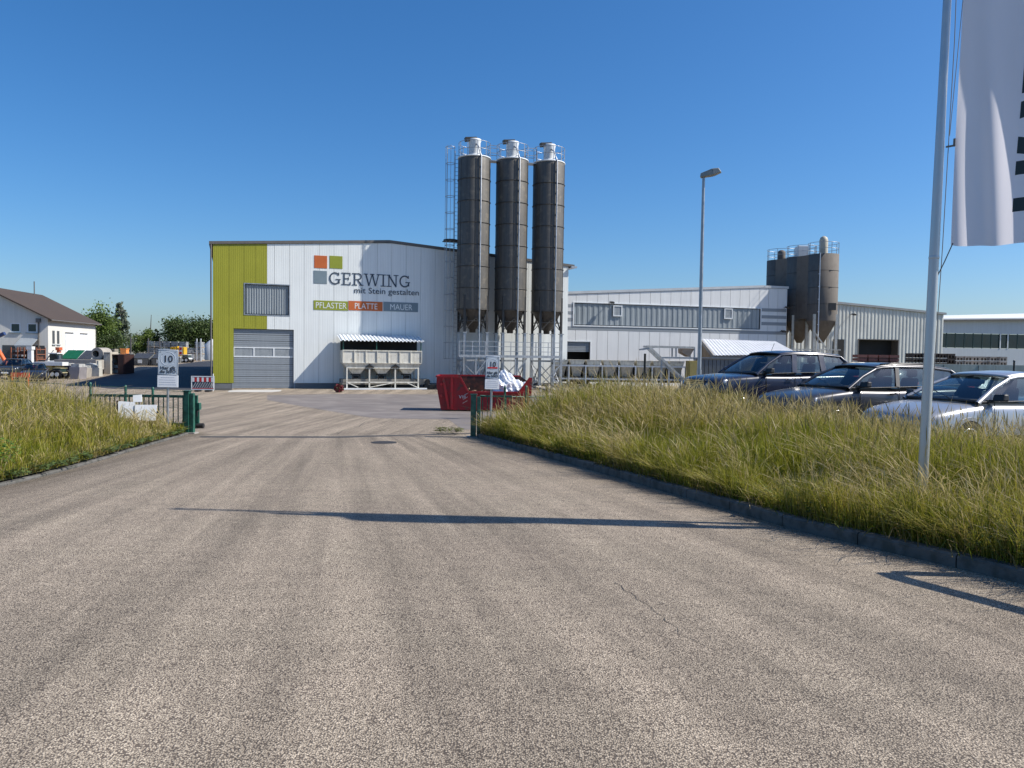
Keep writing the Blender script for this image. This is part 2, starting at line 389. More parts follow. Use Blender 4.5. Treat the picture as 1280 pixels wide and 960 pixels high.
tag(mb.build('manhole_cover', mat('cast_iron', (.06,.055,.05), .6, .5, .2, 6, bump=.4), loc=g), 'small dark round cover set in the road just before the gate line', 'manhole cover')

# verges -------------------------------------------------------------
def sm(t): t = max(0, min(1, t)); return t*t*(3-2*t)
def npl(pts, s):                                            # point on polyline at arclength
    for (x0, y0), (x1, y1) in zip(pts, pts[1:]):
        l = math.hypot(x1-x0, y1-y0)
        if s <= l: return (x0+(x1-x0)*s/l, y0+(y1-y0)*s/l)
        s -= l
    return pts[-1]
LKR = sum(math.dist(a, b) for a, b in zip(KR, KR[1:])); LKL = sum(math.dist(a, b) for a, b in zip(KL, KL[1:]))
DR = Vector((.9,.436)).normalized()
def vr(s, t):
    x, y = npl(KR, s); z0 = zb(y)+.11
    z = z0+(.03-z0)*sm(t/2.6)-.05*sm((t-2.8)/2.2)
    z += .03*math.sin(x*1.9+y)*min(1, t)
    return (x+DR.x*(t+.1), y+DR.y*(t+.1), z)
def vl(s, t):
    x, y = npl(KL, s); z0 = zb(y)+.06; q = sm((y-9)/11)
    d = Vector((-1, .5*q)).normalized()
    z = z0+(.05-z0)*sm(t/8)+.03*math.sin(x*1.7+y*1.3)*min(1, t)
    return (x+d.x*(t+.1), y+d.y*(t+.1), z)
def verge(name, fn, LK, ts):
    mb = MB(); n = int(LK/.5); k = len(ts)
    for i in range(n+1):
        for t in ts: mb.v.append(fn(LK*i/n, t))
    mb.f = [(i*k+j, i*k+j+1, (i+1)*k+j+1, (i+1)*k+j) for i in range(n) for j in range(k-1)]
    # end skirt towards the yard
    b = len(mb.v)
    for t in ts:
        x, y, z = fn(LK, t); mb.v.append((x, y+.05, min(z, zb(y))-.3))
    mb.f += [(n*k+j, n*k+j+1, b+j+1, b+j) for j in range(k-1)]
    mb.sm = [True]*len(mb.f); return struct(mb.build(name, M_verge))
TS = [0,.25,.5,1,1.5,2,2.6,3.2,4,5,7,10,14,20,30]
verge('right_verge', vr, LKR, TS); verge('left_verge', vl, LKL, TS)
# kerbs, stone by stone
M_kerb = mat('kerb_concrete', (.12,.115,.105), .85, 0, .2, 3, bump=.5, bscale=40, col2=(.07,.07,.06), amount=.4)
def kerb(name, pts, LK, side, h, w, s0):
    root = sroot(name); s = s0
    while s < LK-.3:
        e = min(s+1.0, LK); a = npl(pts, s+.006); b = npl(pts, e-.006)
        ax, ay = a; bx, by = b; d = Vector((bx-ax, by-ay, 0)).normalized(); o = Vector((-d.y, d.x, 0))*side*w
        j = random.uniform(-.006, .006); za, zc = zb(ay)+h+j, zb(by)+h+j
        A = Vector((ax, ay, 0)); B = Vector((bx, by, 0)); ch = .02
        sec = lambda p, z: [(p.x, p.y, z-h-.15), (p.x, p.y, z-ch)] + [tuple((p+o*.15)[:2])+(z,), tuple((p+o)[:2])+(z,), tuple((p+o)[:2])+(z-h-.15,)]
        pa, pb = sec(A, za), sec(B, zc); mb = MB()
        mb.add(pa+pb, [(i, (i+1) % 5, 5+(i+1) % 5, 5+i) for i in range(5)]+[(4,3,2,1,0),(5,6,7,8,9)])
        mb.build('kerb_stone', M_kerb, root); s = e
kerb('right_kerb', KR, LKR, -1, .125, .13, 0)
kerb('left_kerb', KL, LKL, 1, .04, .09, 0)
lot = MB()
a, b_, c, d_ = (4.4,22.5), (16.8,24.4), (22.0,11.0), (8.3,9.2)
def lotz(x, y): return .035
lot.quad(*[(x, y, .035) for x, y in ((4.3,20.6),(12,24.5),(26,26),(24,10),(9.6,10.2))])
struct(lot.build('car_park', M_lot))

# grass --------------------------------------------------------------
def leafmat(name, rough=.55, tr=.35, dark=1.0):
    m = bpy.data.materials.new(name); m.use_nodes = True; n = m.node_tree.nodes; L = m.node_tree.links
    b = n['Principled BSDF']; b.inputs['Roughness'].default_value = rough; b.inputs['Specular IOR Level'].default_value = .3
    at = n.new('ShaderNodeAttribute'); at.attribute_name = 'tint'
    L.new(at.outputs['Color'], b.inputs['Base Color'])
    t = n.new('ShaderNodeBsdfTranslucent'); L.new(at.outputs['Color'], t.inputs['Color'])
    mx = n.new('ShaderNodeMixShader'); mx.inputs[0].default_value = tr
    L.new(b.outputs[0], mx.inputs[1]); L.new(t.outputs[0], mx.inputs[2]); L.new(mx.outputs[0], n['Material Output'].inputs['Surface'])
    return m
M_grass = leafmat('grass_blades', .5, .4); M_leaf = leafmat('tree_leaves', .5, .3)
def arrmesh(name, V, F, C, m, parent=None, kind=None):
    """V (N,3), F list of (k,4)/(k,3) int arrays, C (N,3)"""
    me = bpy.data.meshes.new(name); me.vertices.add(len(V)); me.vertices.foreach_set('co', V.astype(np.float32).ravel())
    lt = np.concatenate([np.full(len(f), f.shape[1]) for f in F]); lv = np.concatenate([f.ravel() for f in F])
    me.loops.add(len(lv)); me.loops.foreach_set('vertex_index', lv.astype(np.int32))
    me.polygons.add(len(lt)); st = np.concatenate([[0], np.cumsum(lt)[:-1]])
    me.polygons.foreach_set('loop_start', st.astype(np.int32)); me.polygons.foreach_set('loop_total', lt.astype(np.int32))
    me.update(calc_edges=True)
    a = me.color_attributes.new('tint', 'FLOAT_COLOR', 'POINT')
    a.data.foreach_set('color', np.concatenate([C, np.ones((len(C), 1))], 1).astype(np.float32).ravel())
    me.materials.append(m); o = bpy.data.objects.new(name, me); COL.objects.link(o)
    if parent: o.parent = parent
    if kind: o['kind'] = kind
    return o
def blades(base, h, w, bend, ang, face, col, prof):
    """ribbons: base (N,3), prof list of (t, widthfactor); last one a point"""
    N = len(base); K = len(prof); V = np.zeros((N, 2*K-1, 3))
    bd = np.stack([np.cos(ang), np.sin(ang)], 1); fd = np.stack([np.cos(face), np.sin(face)], 1)
    for i, (t, wf) in enumerate(prof):
        c = base.copy(); c[:, :2] += bd*(bend*h*t**2)[:, None]; c[:, 2] += h*t*(1-.28*np.minimum(bend, 1.3)*t**1.5)
        if i < K-1:
            off = fd*(w*wf/2)[:, None]
            V[:, 2*i] = c; V[:, 2*i, :2] -= off; V[:, 2*i+1] = c; V[:, 2*i+1, :2] += off
        else: V[:, 2*i] = c
    n0 = (np.arange(N)*(2*K-1))[:, None]
    Q = [n0+np.array([[2*i, 2*i+1, 2*i+3, 2*i+2]]) for i in range(K-2)]
    T = n0+np.array([[2*K-4, 2*K-3, 2*K-2]])
    C = np.repeat(col[:, None, :], 2*K-1, 1)
    ts = np.array([p[0] for p in prof for _ in (0, 1)][:-1])
    return V.reshape(-1, 3), Q, T, C, ts
def noise2(x, y, f, s=0):
    return (np.sin(x*f+s)*np.cos(y*f*1.17+s*1.3)+np.sin(x*f*2.3+y*f*1.9+s*2.1)*.6+np.cos(x*f*4.1-y*f*3.7+s)*.35)/1.95
G1 = np.array([.12,.15,.012]); G2 = np.array([.29,.30,.025]); G3 = np.array([.42,.35,.07]); ST = np.array([.40,.31,.12]); ST2 = np.array([.56,.47,.25])
def grassfield(name, fn, LK, smin, n, tmax, hfun, strawbias, label, avoid=None, tpow=1.0):
    s = RNG.uniform(smin, LK, n); t = tmax*RNG.uniform(0, 1, n)**tpow
    B = np.array([fn(a, b) for a, b in zip(s, t)]); x, y = B[:, 0], B[:, 1]
    keep = (np.abs(x) < .74*y+1.2) & (y > 3.5)
    for (cx, cy, ang, hl, hw) in (avoid or []):
        ca, sa = math.cos(ang), math.sin(ang); u = (x-cx)*ca+(y-cy)*sa; v = -(x-cx)*sa+(y-cy)*ca
        keep &= ~((np.abs(u) < hl) & (np.abs(v) < hw))
    # dense near the camera, thinner farther away
    keep &= RNG.uniform(0, 1, n) < np.clip(13/np.maximum(y, 1), .25, 1)
    keep &= ~((noise2(x, y, 2.7, 4.0)+.5*noise2(x, y, 5.3, 1.) < -.45) & (RNG.uniform(0, 1, n) < .6))
    B, t, s = B[keep], t[keep], s[keep]; x, y = B[:, 0], B[:, 1]; n = len(B)
    cl = noise2(x, y, 1.1, 1.0); c2 = noise2(x, y, 2.7, 4.0); c3 = noise2(x, y, .55, 9.)
    H = hfun(t, x, y)*(1+.36*cl+.28*c2+.12*noise2(x, y, 6.1, 2.))
    kind = RNG.uniform(0, 1, n); ps = np.clip(.28+strawbias+.25*np.clip(t/2.8, 0, 1)**2+.34*c3+.26*c2, .04, .85)
    stem = kind < ps*.42
    out = []
    tl = RNG.uniform(0, 1, (n, 1)); mixg = np.clip(.5+.5*c2[:, None]+RNG.normal(0, .3, (n, 1)), 0, 1)
    colg = G1*(1-mixg)+G2*mixg; yl = np.clip(ps[:, None]*1.1+RNG.normal(0, .3, (n, 1)), 0, 1); colg = colg*(1-yl)+G3*yl
    cols = (ST*(1-tl)+ST2*tl)*(.75+.35*RNG.uniform(0, 1, (n, 1)))
    wide = np.clip(y/10, .85, 1.6)
    lean = math.pi+.25 if fn is vr else 0.2
    ang = np.where(RNG.uniform(0, 1, n) < .22, lean+1.3*noise2(x, y, 1.6, 6.)+RNG.normal(0, .55, n), RNG.uniform(0, 2*math.pi, n)); face = RNG.uniform(0, math.pi, n)
    i = ~stem
    out.append(blades(B[i], H[i]*RNG.uniform(.4, 1.0, i.sum()), .0085*wide[i]*RNG.uniform(.7, 1.4, i.sum()), RNG.uniform(.03, .60, i.sum()), ang[i], face[i], colg[i], [(0,.8),(.4,1),(.75,.75),(1,0)]))
    i = stem
    out.append(blades(B[i], H[i]*RNG.uniform(.85, 1.35, i.sum()), .0030*wide[i], RNG.uniform(.08, 1.15, i.sum())**1.4, ang[i], face[i], cols[i], [(0,1),(.45,.8),(.74,.7),(.84,2.8),(.93,2.2),(1,0)]))
    # a basal tangle of short dead and green leaves hides the soil
    j = RNG.integers(0, n, n//2); Bj = B[j].copy(); Bj[:, :2] += RNG.normal(0, .06, (len(j), 2))
    cj = np.where(RNG.uniform(0, 1, (len(j), 1)) < .5, G1*1.0, ST*.6)
    out.append(blades(Bj, RNG.uniform(.08, .26, len(j)), .011*wide[j], RNG.uniform(.5, 1.6, len(j)), RNG.uniform(0, 6.28, len(j)), RNG.uniform(0, 3.14, len(j)), cj, [(0,1),(.5,1),(1,0)]))
    Vs, Fs4, Fs3, Cs = [], [], [], []; off = 0
    for V, Q, T, C, ts in out:
        Vs.append(V); Fs4 += [q+off for q in Q]; Fs3.append(T+off); Cs.append(C.reshape(-1, 3)); off += len(V)
    o = arrmesh(name, np.concatenate(Vs), [np.concatenate(Fs4), np.concatenate(Fs3)], np.concatenate(Cs), M_grass, kind='stuff')
    o['label'] = label; o['category'] = 'grass'; return o
HEAD = math.pi+math.atan2(1, 3)
cars_at = [(6.75,20.0,HEAD,2.25,1.0), (7.75,17.0,HEAD,2.4,.98), (8.62,14.0,HEAD,2.3,.95)]
grassfield('tall_grass', vr, LKR, 8.5, 105000, 5.2, lambda t, x, y: .44+.25*np.clip(t/2.2, 0, 1)-.08*np.clip((t-2.8)/1.5, 0, 1)*(y < 17)+.22*np.clip((y-15.5)/2.5, 0, 1), -.24, 'tall green and straw coloured grass on the bank right of the road', cars_at, .8)
grassfield('verge_edge_grass', vr, LKR, 8.5, 26000, .6, lambda t, x, y: .46+.22*noise2(x, y, 3.3, 7.)+.1*noise2(x, y, 9.1, 2.), -.02, 'grass hanging over the kerb along the right side of the road', None)
grassfield('verge_edge_grass', vl, LKL, 12, 6000, .5, lambda t, x, y: .22+0*t, .2, 'short ragged grass along the left kerb', None)
grassfield('tall_grass', lambda s, t: vr(s, t+5.2), LKR, 9, 15000, 11, lambda t, x, y: .22+0*t, .25, 'low dry grass behind and between the parked cars', cars_at)
grassfield('tall_grass', vl, LKL, 12, 80000, 12, lambda t, x, y: .26+.48*np.clip(t/1.6, 0, 1)**.8, -.04, 'tall green and yellowing grass on the bank left of the road', None, .85)
def weeds(name, pts, label, hh, lf, col, nper=26):
    Vs, Q, C = [], [], []; off = 0
    for (x, y, z) in pts:
        for k in range(nper):
            a = random.uniform(0, 6.28); hgt = random.uniform(.05, hh); r = random.uniform(.0, .09)
            c = Vector((x+r*math.cos(a), y+r*math.sin(a), z+hgt)); l = lf*random.uniform(.6, 1.3)
            d = Vector((math.cos(a), math.sin(a), random.uniform(-.3, .6))).normalized()*l; sd2 = Vector((-math.sin(a), math.cos(a), 0))*l*.42
            p = [c, c+d*.5-sd2, c+d, c+d*.5+sd2+Vector((0,0,.01))]
            Vs += [tuple(q) for q in p]; Q.append([off, off+1, off+2, off+3]); off += 4
            cc = np.array(col)*random.uniform(.6, 1.4); C += [cc]*4
    o = arrmesh(name, np.array(Vs), [np.array(Q)], np.array(C), M_leaf, kind='stuff'); o['label'] = label; o['category'] = 'weeds'
wp = []
for k in range(60):
    s = random.uniform(LKL-9.6, LKL-8.4); t = random.uniform(.2, 1.0); wp.append(vl(s, t))
weeds('broadleaf_weed', wp, 'bright leafy weeds in the grass at the left edge of the picture', .5, .06, (.12,.20,.03), 24)
wp = [vl(random.uniform(12, LKL), random.uniform(-.1, .25)) for k in range(320)]
weeds('gutter_weed', wp, 'low weeds growing along the left kerb', .1, .06, (.10,.14,.04), 12)
wp = [tuple(G(560+random.uniform(-14, 18), 542+random.uniform(-1, 1.5))) for k in range(26)]
weeds('gutter_weed', wp, 'tuft of weeds in the joint of the road beside the right gate post', .16, .06, (.14,.15,.05), 14)
wp = [vr(random.uniform(9, LKR), random.uniform(-.02, .35)) for k in range(200)]
weeds('verge_weed', wp, 'dark leafy undergrowth behind the right kerb', .2, .06, (.06,.10,.02), 14)

cr = MB(); rr = random.Random(21)
def crack(pts, w):
    q = []
    for (a, b) in zip(pts, pts[1:]):
        for i in range(7): f = i/7; g = G(a[0]+(b[0]-a[0])*f+rr.uniform(-3, 3), a[1]+(b[1]-a[1])*f+rr.uniform(-2, 2)); q.append(g)
    for a, b in zip(q, q[1:]):
        d = (b-a).normalized(); o = Vector((-d.y, d.x, 0))*w*rr.uniform(.3, 1); up = Vector((0,0,.004)); cr.quad(a-o+up, b-o+up, b+o+up, a+o+up)
crack([(770,728),(812,760),(850,790),(905,822)], .003); crack([(812,760),(835,752)], .002); crack([(455,528),(425,541),(415,545)], .012)
struct(cr.build('road_crack', mat('crack_shadow', (.06,.055,.05), .9, 0, .2, 5)))  # cracks drawn as thin dark strips on the paving

# arching straw tufts leaning over the kerb
def tufts(name, fn, spots, label, hh):
    Bs = []
    for (s, t, k) in spots:
        for i in range(k): Bs.append(fn(s+RNG.normal(0, .10), max(.02, t+RNG.normal(0, .08))))
    B = np.array(Bs); n = len(B); tl = RNG.uniform(0, 1, (n, 1)); cols = (ST*(1-tl)+ST2*tl)*RNG.uniform(.7, 1.15, (n, 1))
    V, Q, T, C, ts = blades(B, hh*RNG.uniform(.6, 1.25, n), .0038*np.clip(B[:, 1]/9, .9, 1.7), RNG.uniform(.3, 1.35, n), math.pi+RNG.normal(0, 1.0, n), RNG.uniform(0, math.pi, n), cols, [(0,1),(.3,.9),(.55,.8),(.76,.8),(.86,3.0),(.94,2.2),(1,0)])
    o = arrmesh(name, V, [np.concatenate(Q), T], C.reshape(-1, 3), M_grass, kind='stuff'); o['label'] = label; o['category'] = 'grass'
sp_ = [(RNG.uniform(9.5, LKR), RNG.uniform(.05, 2.6)**1.0, int(RNG.integers(14, 60))) for i in range(70)]
tufts('straw_tufts', vr, sp_, 'arching straw coloured tufts in the right bank of grass', .68)
sp_ = []
Bs_ = [vr(RNG.uniform(10, LKR), RNG.uniform(.8, 4.6)) for i in range(2600)]; B = np.array(Bs_); nn = len(B); tl = RNG.uniform(0, 1, (nn, 1)); cols = (np.array([.24,.20,.07])*(1-tl)+ST*tl)*RNG.uniform(.7, 1.15, (nn, 1))
V, Q, T, C, ts = blades(B, RNG.uniform(.62, 1.0, nn), .0036*np.clip(B[:, 1]/9, .9, 1.6), RNG.uniform(.02, .35, nn), RNG.uniform(0, 6.28, nn), RNG.uniform(0, math.pi, nn), cols, [(0,1),(.4,.8),(.78,.6),(.84,3.2),(.93,2.6),(1,0)])
o = arrmesh('seed_stalks', V, [np.concatenate(Q), T], C.reshape(-1, 3), M_grass, kind='stuff'); o['label'] = 'single tall seed stalks standing above the right bank before the cars'; o['category'] = 'grass'
sp_ = [(RNG.uniform(13, LKL), RNG.uniform(.1, 3.5), int(RNG.integers(14, 60))) for i in range(45)]
tufts('straw_tufts', vl, sp_, 'arching straw coloured tufts in the left bank of grass', .62)

sp_ = [(RNG.uniform(9, LKR), RNG.uniform(.0, .2), int(RNG.integers(8, 26))) for i in range(60)]
Bs_ = [vr(s+RNG.normal(0, .07), t) for (s, t, k) in sp_ for i in range(k)]; B = np.array(Bs_); nn = len(B); mg = RNG.uniform(0, 1, (nn, 1))
V, Q, T, C, ts = blades(B, RNG.uniform(.3, .6, nn), .006*np.clip(B[:, 1]/9, .9, 1.6), RNG.uniform(.8, 1.7, nn), math.pi+.3+RNG.normal(0, .6, nn), RNG.uniform(0, math.pi, nn), G2*(1-mg)+ST*mg, [(0,1),(.35,1),(.7,.8),(1,0)])
o = arrmesh('overhanging_grass', V, [np.concatenate(Q), T], C.reshape(-1, 3), M_grass, kind='stuff'); o['label'] = 'loose blades drooping over the right kerb onto the road'; o['category'] = 'grass'
# ------------------------------------------------------------------ cladding helper
def clad(parent, edges, bot, top, holes, matf, y0=0.0, th=.05, gap=.012, name='wall_panel'):
    for a, b in zip(edges, edges[1:]):
        a2, b2 = a+gap/2, b-gap/2
        cuts = sorted({a2, b2} | {e for h in holes for e in h[:2] if a2 < e < b2}); mb = MB()
        for u0, u1 in zip(cuts, cuts[1:]):
            um = (u0+u1)/2; iv = [(bot, None)]
            for h in sorted((h for h in holes if h[0] <= um <= h[1]), key=lambda h: h[2]):
                lo, _ = iv.pop(); iv += [(lo, h[2]), (h[3], None)]
            for lo, hi in iv:
                t0 = top(u0) if hi is None else hi; t1 = top(u1) if hi is None else hi
                if min(t0, t1)-lo < .01: continue
                if len(cuts) == 2 and mb.v: mb.build(name, matf((a+b)/2), parent); mb = MB()
                mb.hexa([(u0,y0,lo),(u1,y0,lo),(u1,y0+th,lo),(u0,y0+th,lo),(u0,y0,t0),(u1,y0,t1),(u1,y0+th,t1),(u0,y0+th,t0)])
        if mb.v: mb.build(name, matf((a+b)/2), parent)
def hallbody(parent, L, D, top, bot, holes, m, y0=.06, name='wall'):
    """solid front backing with the openings, side and rear walls"""
    mb = MB(); cuts = sorted({0, L} | {e for h in holes for e in h[:2]} | ({L/2}))
    for u0, u1 in zip(cuts, cuts[1:]):
        um = (u0+u1)/2; iv = [(bot, None)]
        for h in sorted((h for h in holes if h[0] <= um <= h[1]), key=lambda h: h[2]):
            lo, _ = iv.pop(); iv += [(lo, h[2]), (h[3], None)]
        for lo, hi in iv:
            t0 = top(u0) if hi is None else hi; t1 = top(u1) if hi is None else hi
            if min(t0, t1)-lo < .01: continue
            mb.hexa([(u0,y0,lo),(u1,y0,lo),(u1,y0+.2,lo),(u0,y0+.2,lo),(u0,y0,t0),(u1,y0,t1),(u1,y0+.2,t1),(u0,y0+.2,t0)])
    mb.box(0, y0+.2, bot, .2, D, top(0)); mb.box(L-.2, y0+.2, bot, L, D, top(L)); mb.box(.2, D-.2, bot, L-.2, D, min(top(0), top(L)))
    mb.build(name, m, parent)

# ------------------------------------------------------------------ main hall with lettering
BASE = -1.15
A = Plane(-21.04, 54.0, .365, BASE)
hall = thing('production_hall', 'tall white and green gabled production hall carrying the large company lettering', 'hall', A.o, A.a)
LA = 27.2
apx, apz = A.uv(487, 303.5); _, zl = A.uv(266, 305)
slope = (apz-zl)/apx
topA = lambda u: zl+slope*u if u < apx else apz-(u-apx)*slope*1.0
d0, dz0 = A.uv(292, 410.5); d1, _ = A.uv(367.2, 410.5); door = (d0, d1, -.02, dz0)
w0, wz1 = A.uv(306, 354.8); w1, wz0 = A.uv(361.2, 394.2); win = (w0, w1, wz0, wz1)
ug = A.uv(333.7, 350)[0]
edges = [0] + [A.uv(250+x/4.267, 400)[0] for x in (155,235,297,357,397,477,555,635,713,788,865,943,1020,1097,1175,1252,1332,1413,1495,1578,1662,1748,1835)]
edges = [e for e in edges if e < LA-.4]+[LA]
clad(hall, edges, .38, lambda u: topA(u)-.02, [door, win], lambda u: M_green if u < ug else M_whitewall, gap=.016)
hallbody(hall, LA, 42, topA, 0, [door, win], M_fascia)
# plinth
mb = MB(); mb.box(0, .02, 0, d0-.05, .058, .37); mb.box(d1+.05, .02, 0, LA, .058, .37); mb.build('plinth', M_darkconc, hall)
# roof and edge
mb = MB()
for a, b in ((-.25, apx), (apx, LA+.5)):
    za, zc = topA(max(a, 0)) if a > 0 else topA(0)+slope*a, topA(b)
    mb.hexa([(a,-.07,za),(b,-.07,zc),(b,42.2,zc),(a,42.2,za),(a,-.07,za+.2),(b,-.07,zc+.2),(b,42.2,zc+.2),(a,42.2,za+.2)])
mb.build('roof', M_fascia, hall)
mb = MB(); mb.tube((-.12, -.1, 0), (-.12, -.1, topA(0)-.05), .055); mb.build('downpipe', M_fascia, hall)
mb = MB(); mb.box(LA+.1, -.32, topA(LA)-.12, LA+.62, 42, topA(LA)+.02); mb.build('gutter', M_galv, hall)
# roller door
dr = MB(); dr.box(d0-.1, .005, 0, d0, .2, dz0+.1); dr.box(d1, .005, 0, d1+.1, .2, dz0+.1); dr.box(d0, .005, dz0, d1, .2, dz0+.1)
door_o = dr.build('roller_door', M_doorgrey, hall)
zz = [A.uv(250+180/4.267, 290+y/4.267)[1] for y in (835,805,770,735,703,668)] ; zz[0] = 0.02
for a, b in zip(zz, zz[1:]):
    mb = MB(); k = 3; s = (b-a-.02)/k
    for i in range(k): mb.box(d0+.01, .13, a+.01+i*s, d1-.01, .17, a+.01+i*s+s-.015)
    mb.build('door_section', M_doorgrey, door_o)
zt = [A.uv(292, 290+y/4.267)[1] for y in (611,578,545)]+[dz0-.02]
for a, b in zip(zt, zt[1:]):
    mb = MB(); k = 3; s = (b-a-.02)/k
    for i in range(k): mb.box(d0+.01, .13, a+.01+i*s, d1-.01, .17, a+.01+i*s+s-.015)
    mb.build('door_section', M_doorgrey, door_o)
za, zc = zz[-1]+.01, zt[0]-.005; W3 = (d1-d0-.02)/3
mb = MB(); mb.box(d0+.01, .11, za, d1-.01, .17, za+.09); mb.box(d0+.01, .11, zc-.09, d1-.01, .17, zc)
for i in range(4):
    x = d0+.01+i*W3; mb.box(max(d0+.01, x-.045), .11, za+.09, min(d1-.01, x+.045), .17, zc-.09)
mb.build('window_frame', M_white, door_o)
M_pane = mat('dusty_plastic_pane', srgb(150,156,160), .3, 0, .15, 2, streak=.2)
for i in range(3):
    x = d0+.01+i*W3; mb = MB(); mb.box(x+.05, .14, za+.09, x+W3-.05, .155, zc-.09); mb.build('window_pane', M_pane, door_o)
mb = MB(); mb.box(d0, .2, 0, d1, .24, dz0); mb.build('door_back', M_fascia, hall)
# translucent window
mb = MB(); corr(mb, w0+.05, w1-.05, wz0+.05, wz1-.05, .12, .17, .03); win_o = mb.build('translucent_window', M_translu, hall)
mb = MB(); t = .07
mb.box(w0-t, -.02, wz0-t, w1+t, .12, wz0); mb.box(w0-t, -.02, wz1, w1+t, .12, wz1+t); mb.box(w0-t, -.02, wz0, w0, .12, wz1); mb.box(w1, -.02, wz0, w1+t, .12, wz1)
mb.build('window_frame', M_galv, win_o)
mb = MB(); mb.box(w0, .2, wz0, w1, .24, wz1); mb.build('window_backing', M_doorgrey, hall)
# logo squares
def lz(x, y): return A.uv(250+x/4.267, 290+y/4.267)
for (x0, y0, x1, y1, m) in ((609,124,678,195,M_orange), (691,126,760,197,M_greenp), (606,205,677,277,M_greyp)):
    a, zt_ = lz(x0, y0); b, zb_ = lz(x1, y1); mb = MB(); mb.box(a, -.022, zb_, b, -.004, zt_)
    o = mb.build('logo_square', m, hall, bevel=.03)
for (x0, y0, x1, y1, m, tx) in ((606,364,788,414,M_greenp,'PFLASTER'), (792,367,974,419,M_orange,'PLATTE'), (978,372,1163,424,M_greyp,'MAUER')):
    a, zt_ = lz(x0, y0); b, _ = lz(x1, y0); _, zb_ = lz(x0, y0+50); mb = MB(); mb.box(a, -.022, zb_, b, -.004, zt_)
    o = mb.build('slogan_strip', m, hall)
    W = b-a; wd = {'PFLASTER': .9, 'PLATTE': .66, 'MAUER': .64}[tx]
    lettering(tx, .62, M_pale, o, (a+W*(.5-wd/2), -.026, zb_+.13), W*wd, .0)
# slab-serif word
def stroke_word(word, X0, X1, ztop, zbot, m, parent):
    """letters drawn as strokes with slab serifs in the unit box"""
    T = .105; S = .065
    def seg(mb, a, b, t):
        a = Vector((a[0], 0, a[1])); b = Vector((b[0], 0, b[1])); d = (b-a).normalized(); r = Vector((-d.z, 0, d.x))*t/2
        mb.prism([a-r, b-r, b+r, a+r], (0, .02, 0))
    def arc(mb, c, rx, rz, a0, a1, t, n=16):
        pts = [(c[0]+rx*math.cos(R(a0+(a1-a0)*i/n)), c[1]+rz*math.sin(R(a0+(a1-a0)*i/n))) for i in range(n+1)]
        for p, q in zip(pts, pts[1:]):
            e = ((q[0]-p[0])*.06, (q[1]-p[1])*.06); seg(mb, (p[0]-e[0], p[1]-e[1]), (q[0]+e[0], q[1]+e[1]), t)
    def glyph(ch, w):
        mb = MB(); h = T/2; s = S/2
        if ch == 'G':
            arc(mb, (w*.5, .5), w*.42, .45, 42, 322, T)
            seg(mb, (w*.84, .42), (w*.84, .1), T); seg(mb, (w*.56, .42), (w*.98, .42), S); seg(mb, (w*.82, .98), (w*.82, .74), S)
        elif ch == 'E':
            seg(mb, (.2, 0), (.2, 1), T); seg(mb, (0, s), (w*.92, s), S); seg(mb, (0, 1-s), (w*.9, 1-s), S); seg(mb, (.2, .52), (w*.7, .52), S)
            seg(mb, (w*.92-s, 0), (w*.92-s, .25), S); seg(mb, (w*.9-s, 1), (w*.9-s, .77), S); seg(mb, (w*.7, .41), (w*.7, .63), S)
        elif ch == 'R':
            seg(mb, (.2, 0), (.2, 1), T); seg(mb, (0, s), (.4, s), S); seg(mb, (0, 1-s), (w*.55, 1-s), S); seg(mb, (.2, .48), (w*.55, .48), S)
            arc(mb, (w*.53, .738), w*.3, .24, -90, 90, T*.9, 10); seg(mb, (w*.5, .48), (w*.86, 0), T); seg(mb, (w*.68, s), (w*1.04, s), S)
        elif ch == 'W':
            for a, b in (((.12,1),(.32,0)), ((.32,0),(.52,1)), ((.52,1),(.72,0)), ((.72,0),(.92,1))): seg(mb, (a[0]*w, a[1]), (b[0]*w, b[1]), T if a[1] > b[1] else S)
            for c in (.12, .52, .92): seg(mb, ((c-.13)*w, 1-s), ((c+.13)*w, 1-s), S)
        elif ch == 'I':
            seg(mb, (w/2, 0), (w/2, 1), T); seg(mb, (0, s), (w, s), S); seg(mb, (0, 1-s), (w, 1-s), S)
        elif ch == 'N':
            seg(mb, (.2, 0), (.2, 1), S*1.2); seg(mb, (w-.2, 0), (w-.2, 1), S*1.2); seg(mb, (.17, 1), (w-.2, 0), T)
            seg(mb, (0, s), (.4, s), S); seg(mb, (0, 1-s), (.3, 1-s), S); seg(mb, (w-.4, 1-s), (w, 1-s), S)
        return mb
    wid = {'G': .92, 'E': .78, 'R': .86, 'W': 1.3, 'I': .42, 'N': .98}
    tot = sum(wid[c] for c in word)+.05*(len(word)-1); x = 0; sx = (X1-X0)/tot; sz = ztop-zbot
    for c in word:
        mb = glyph(c, wid[c]); mb.v = [(X0+(x+q[0])*sx, -.03+q[1]-.001*random.random(), zbot+q[2]*sz) for q in mb.v]
        mb.build('letter', m, parent); x += wid[c]+.05
xa, zt_ = lz(688, 213); xb, _ = lz(1122, 213); _, zb_ = lz(700, 279)
stroke_word('GERWING', xa, xb, zt_, zb_, M_ink, hall)
xa, zb2 = lz(820, 325); xb, _ = lz(1164, 325)
lettering('mit Stein gestalten', .62, M_ink, hall, (xa, -.026, zb2), xb-xa, .001)

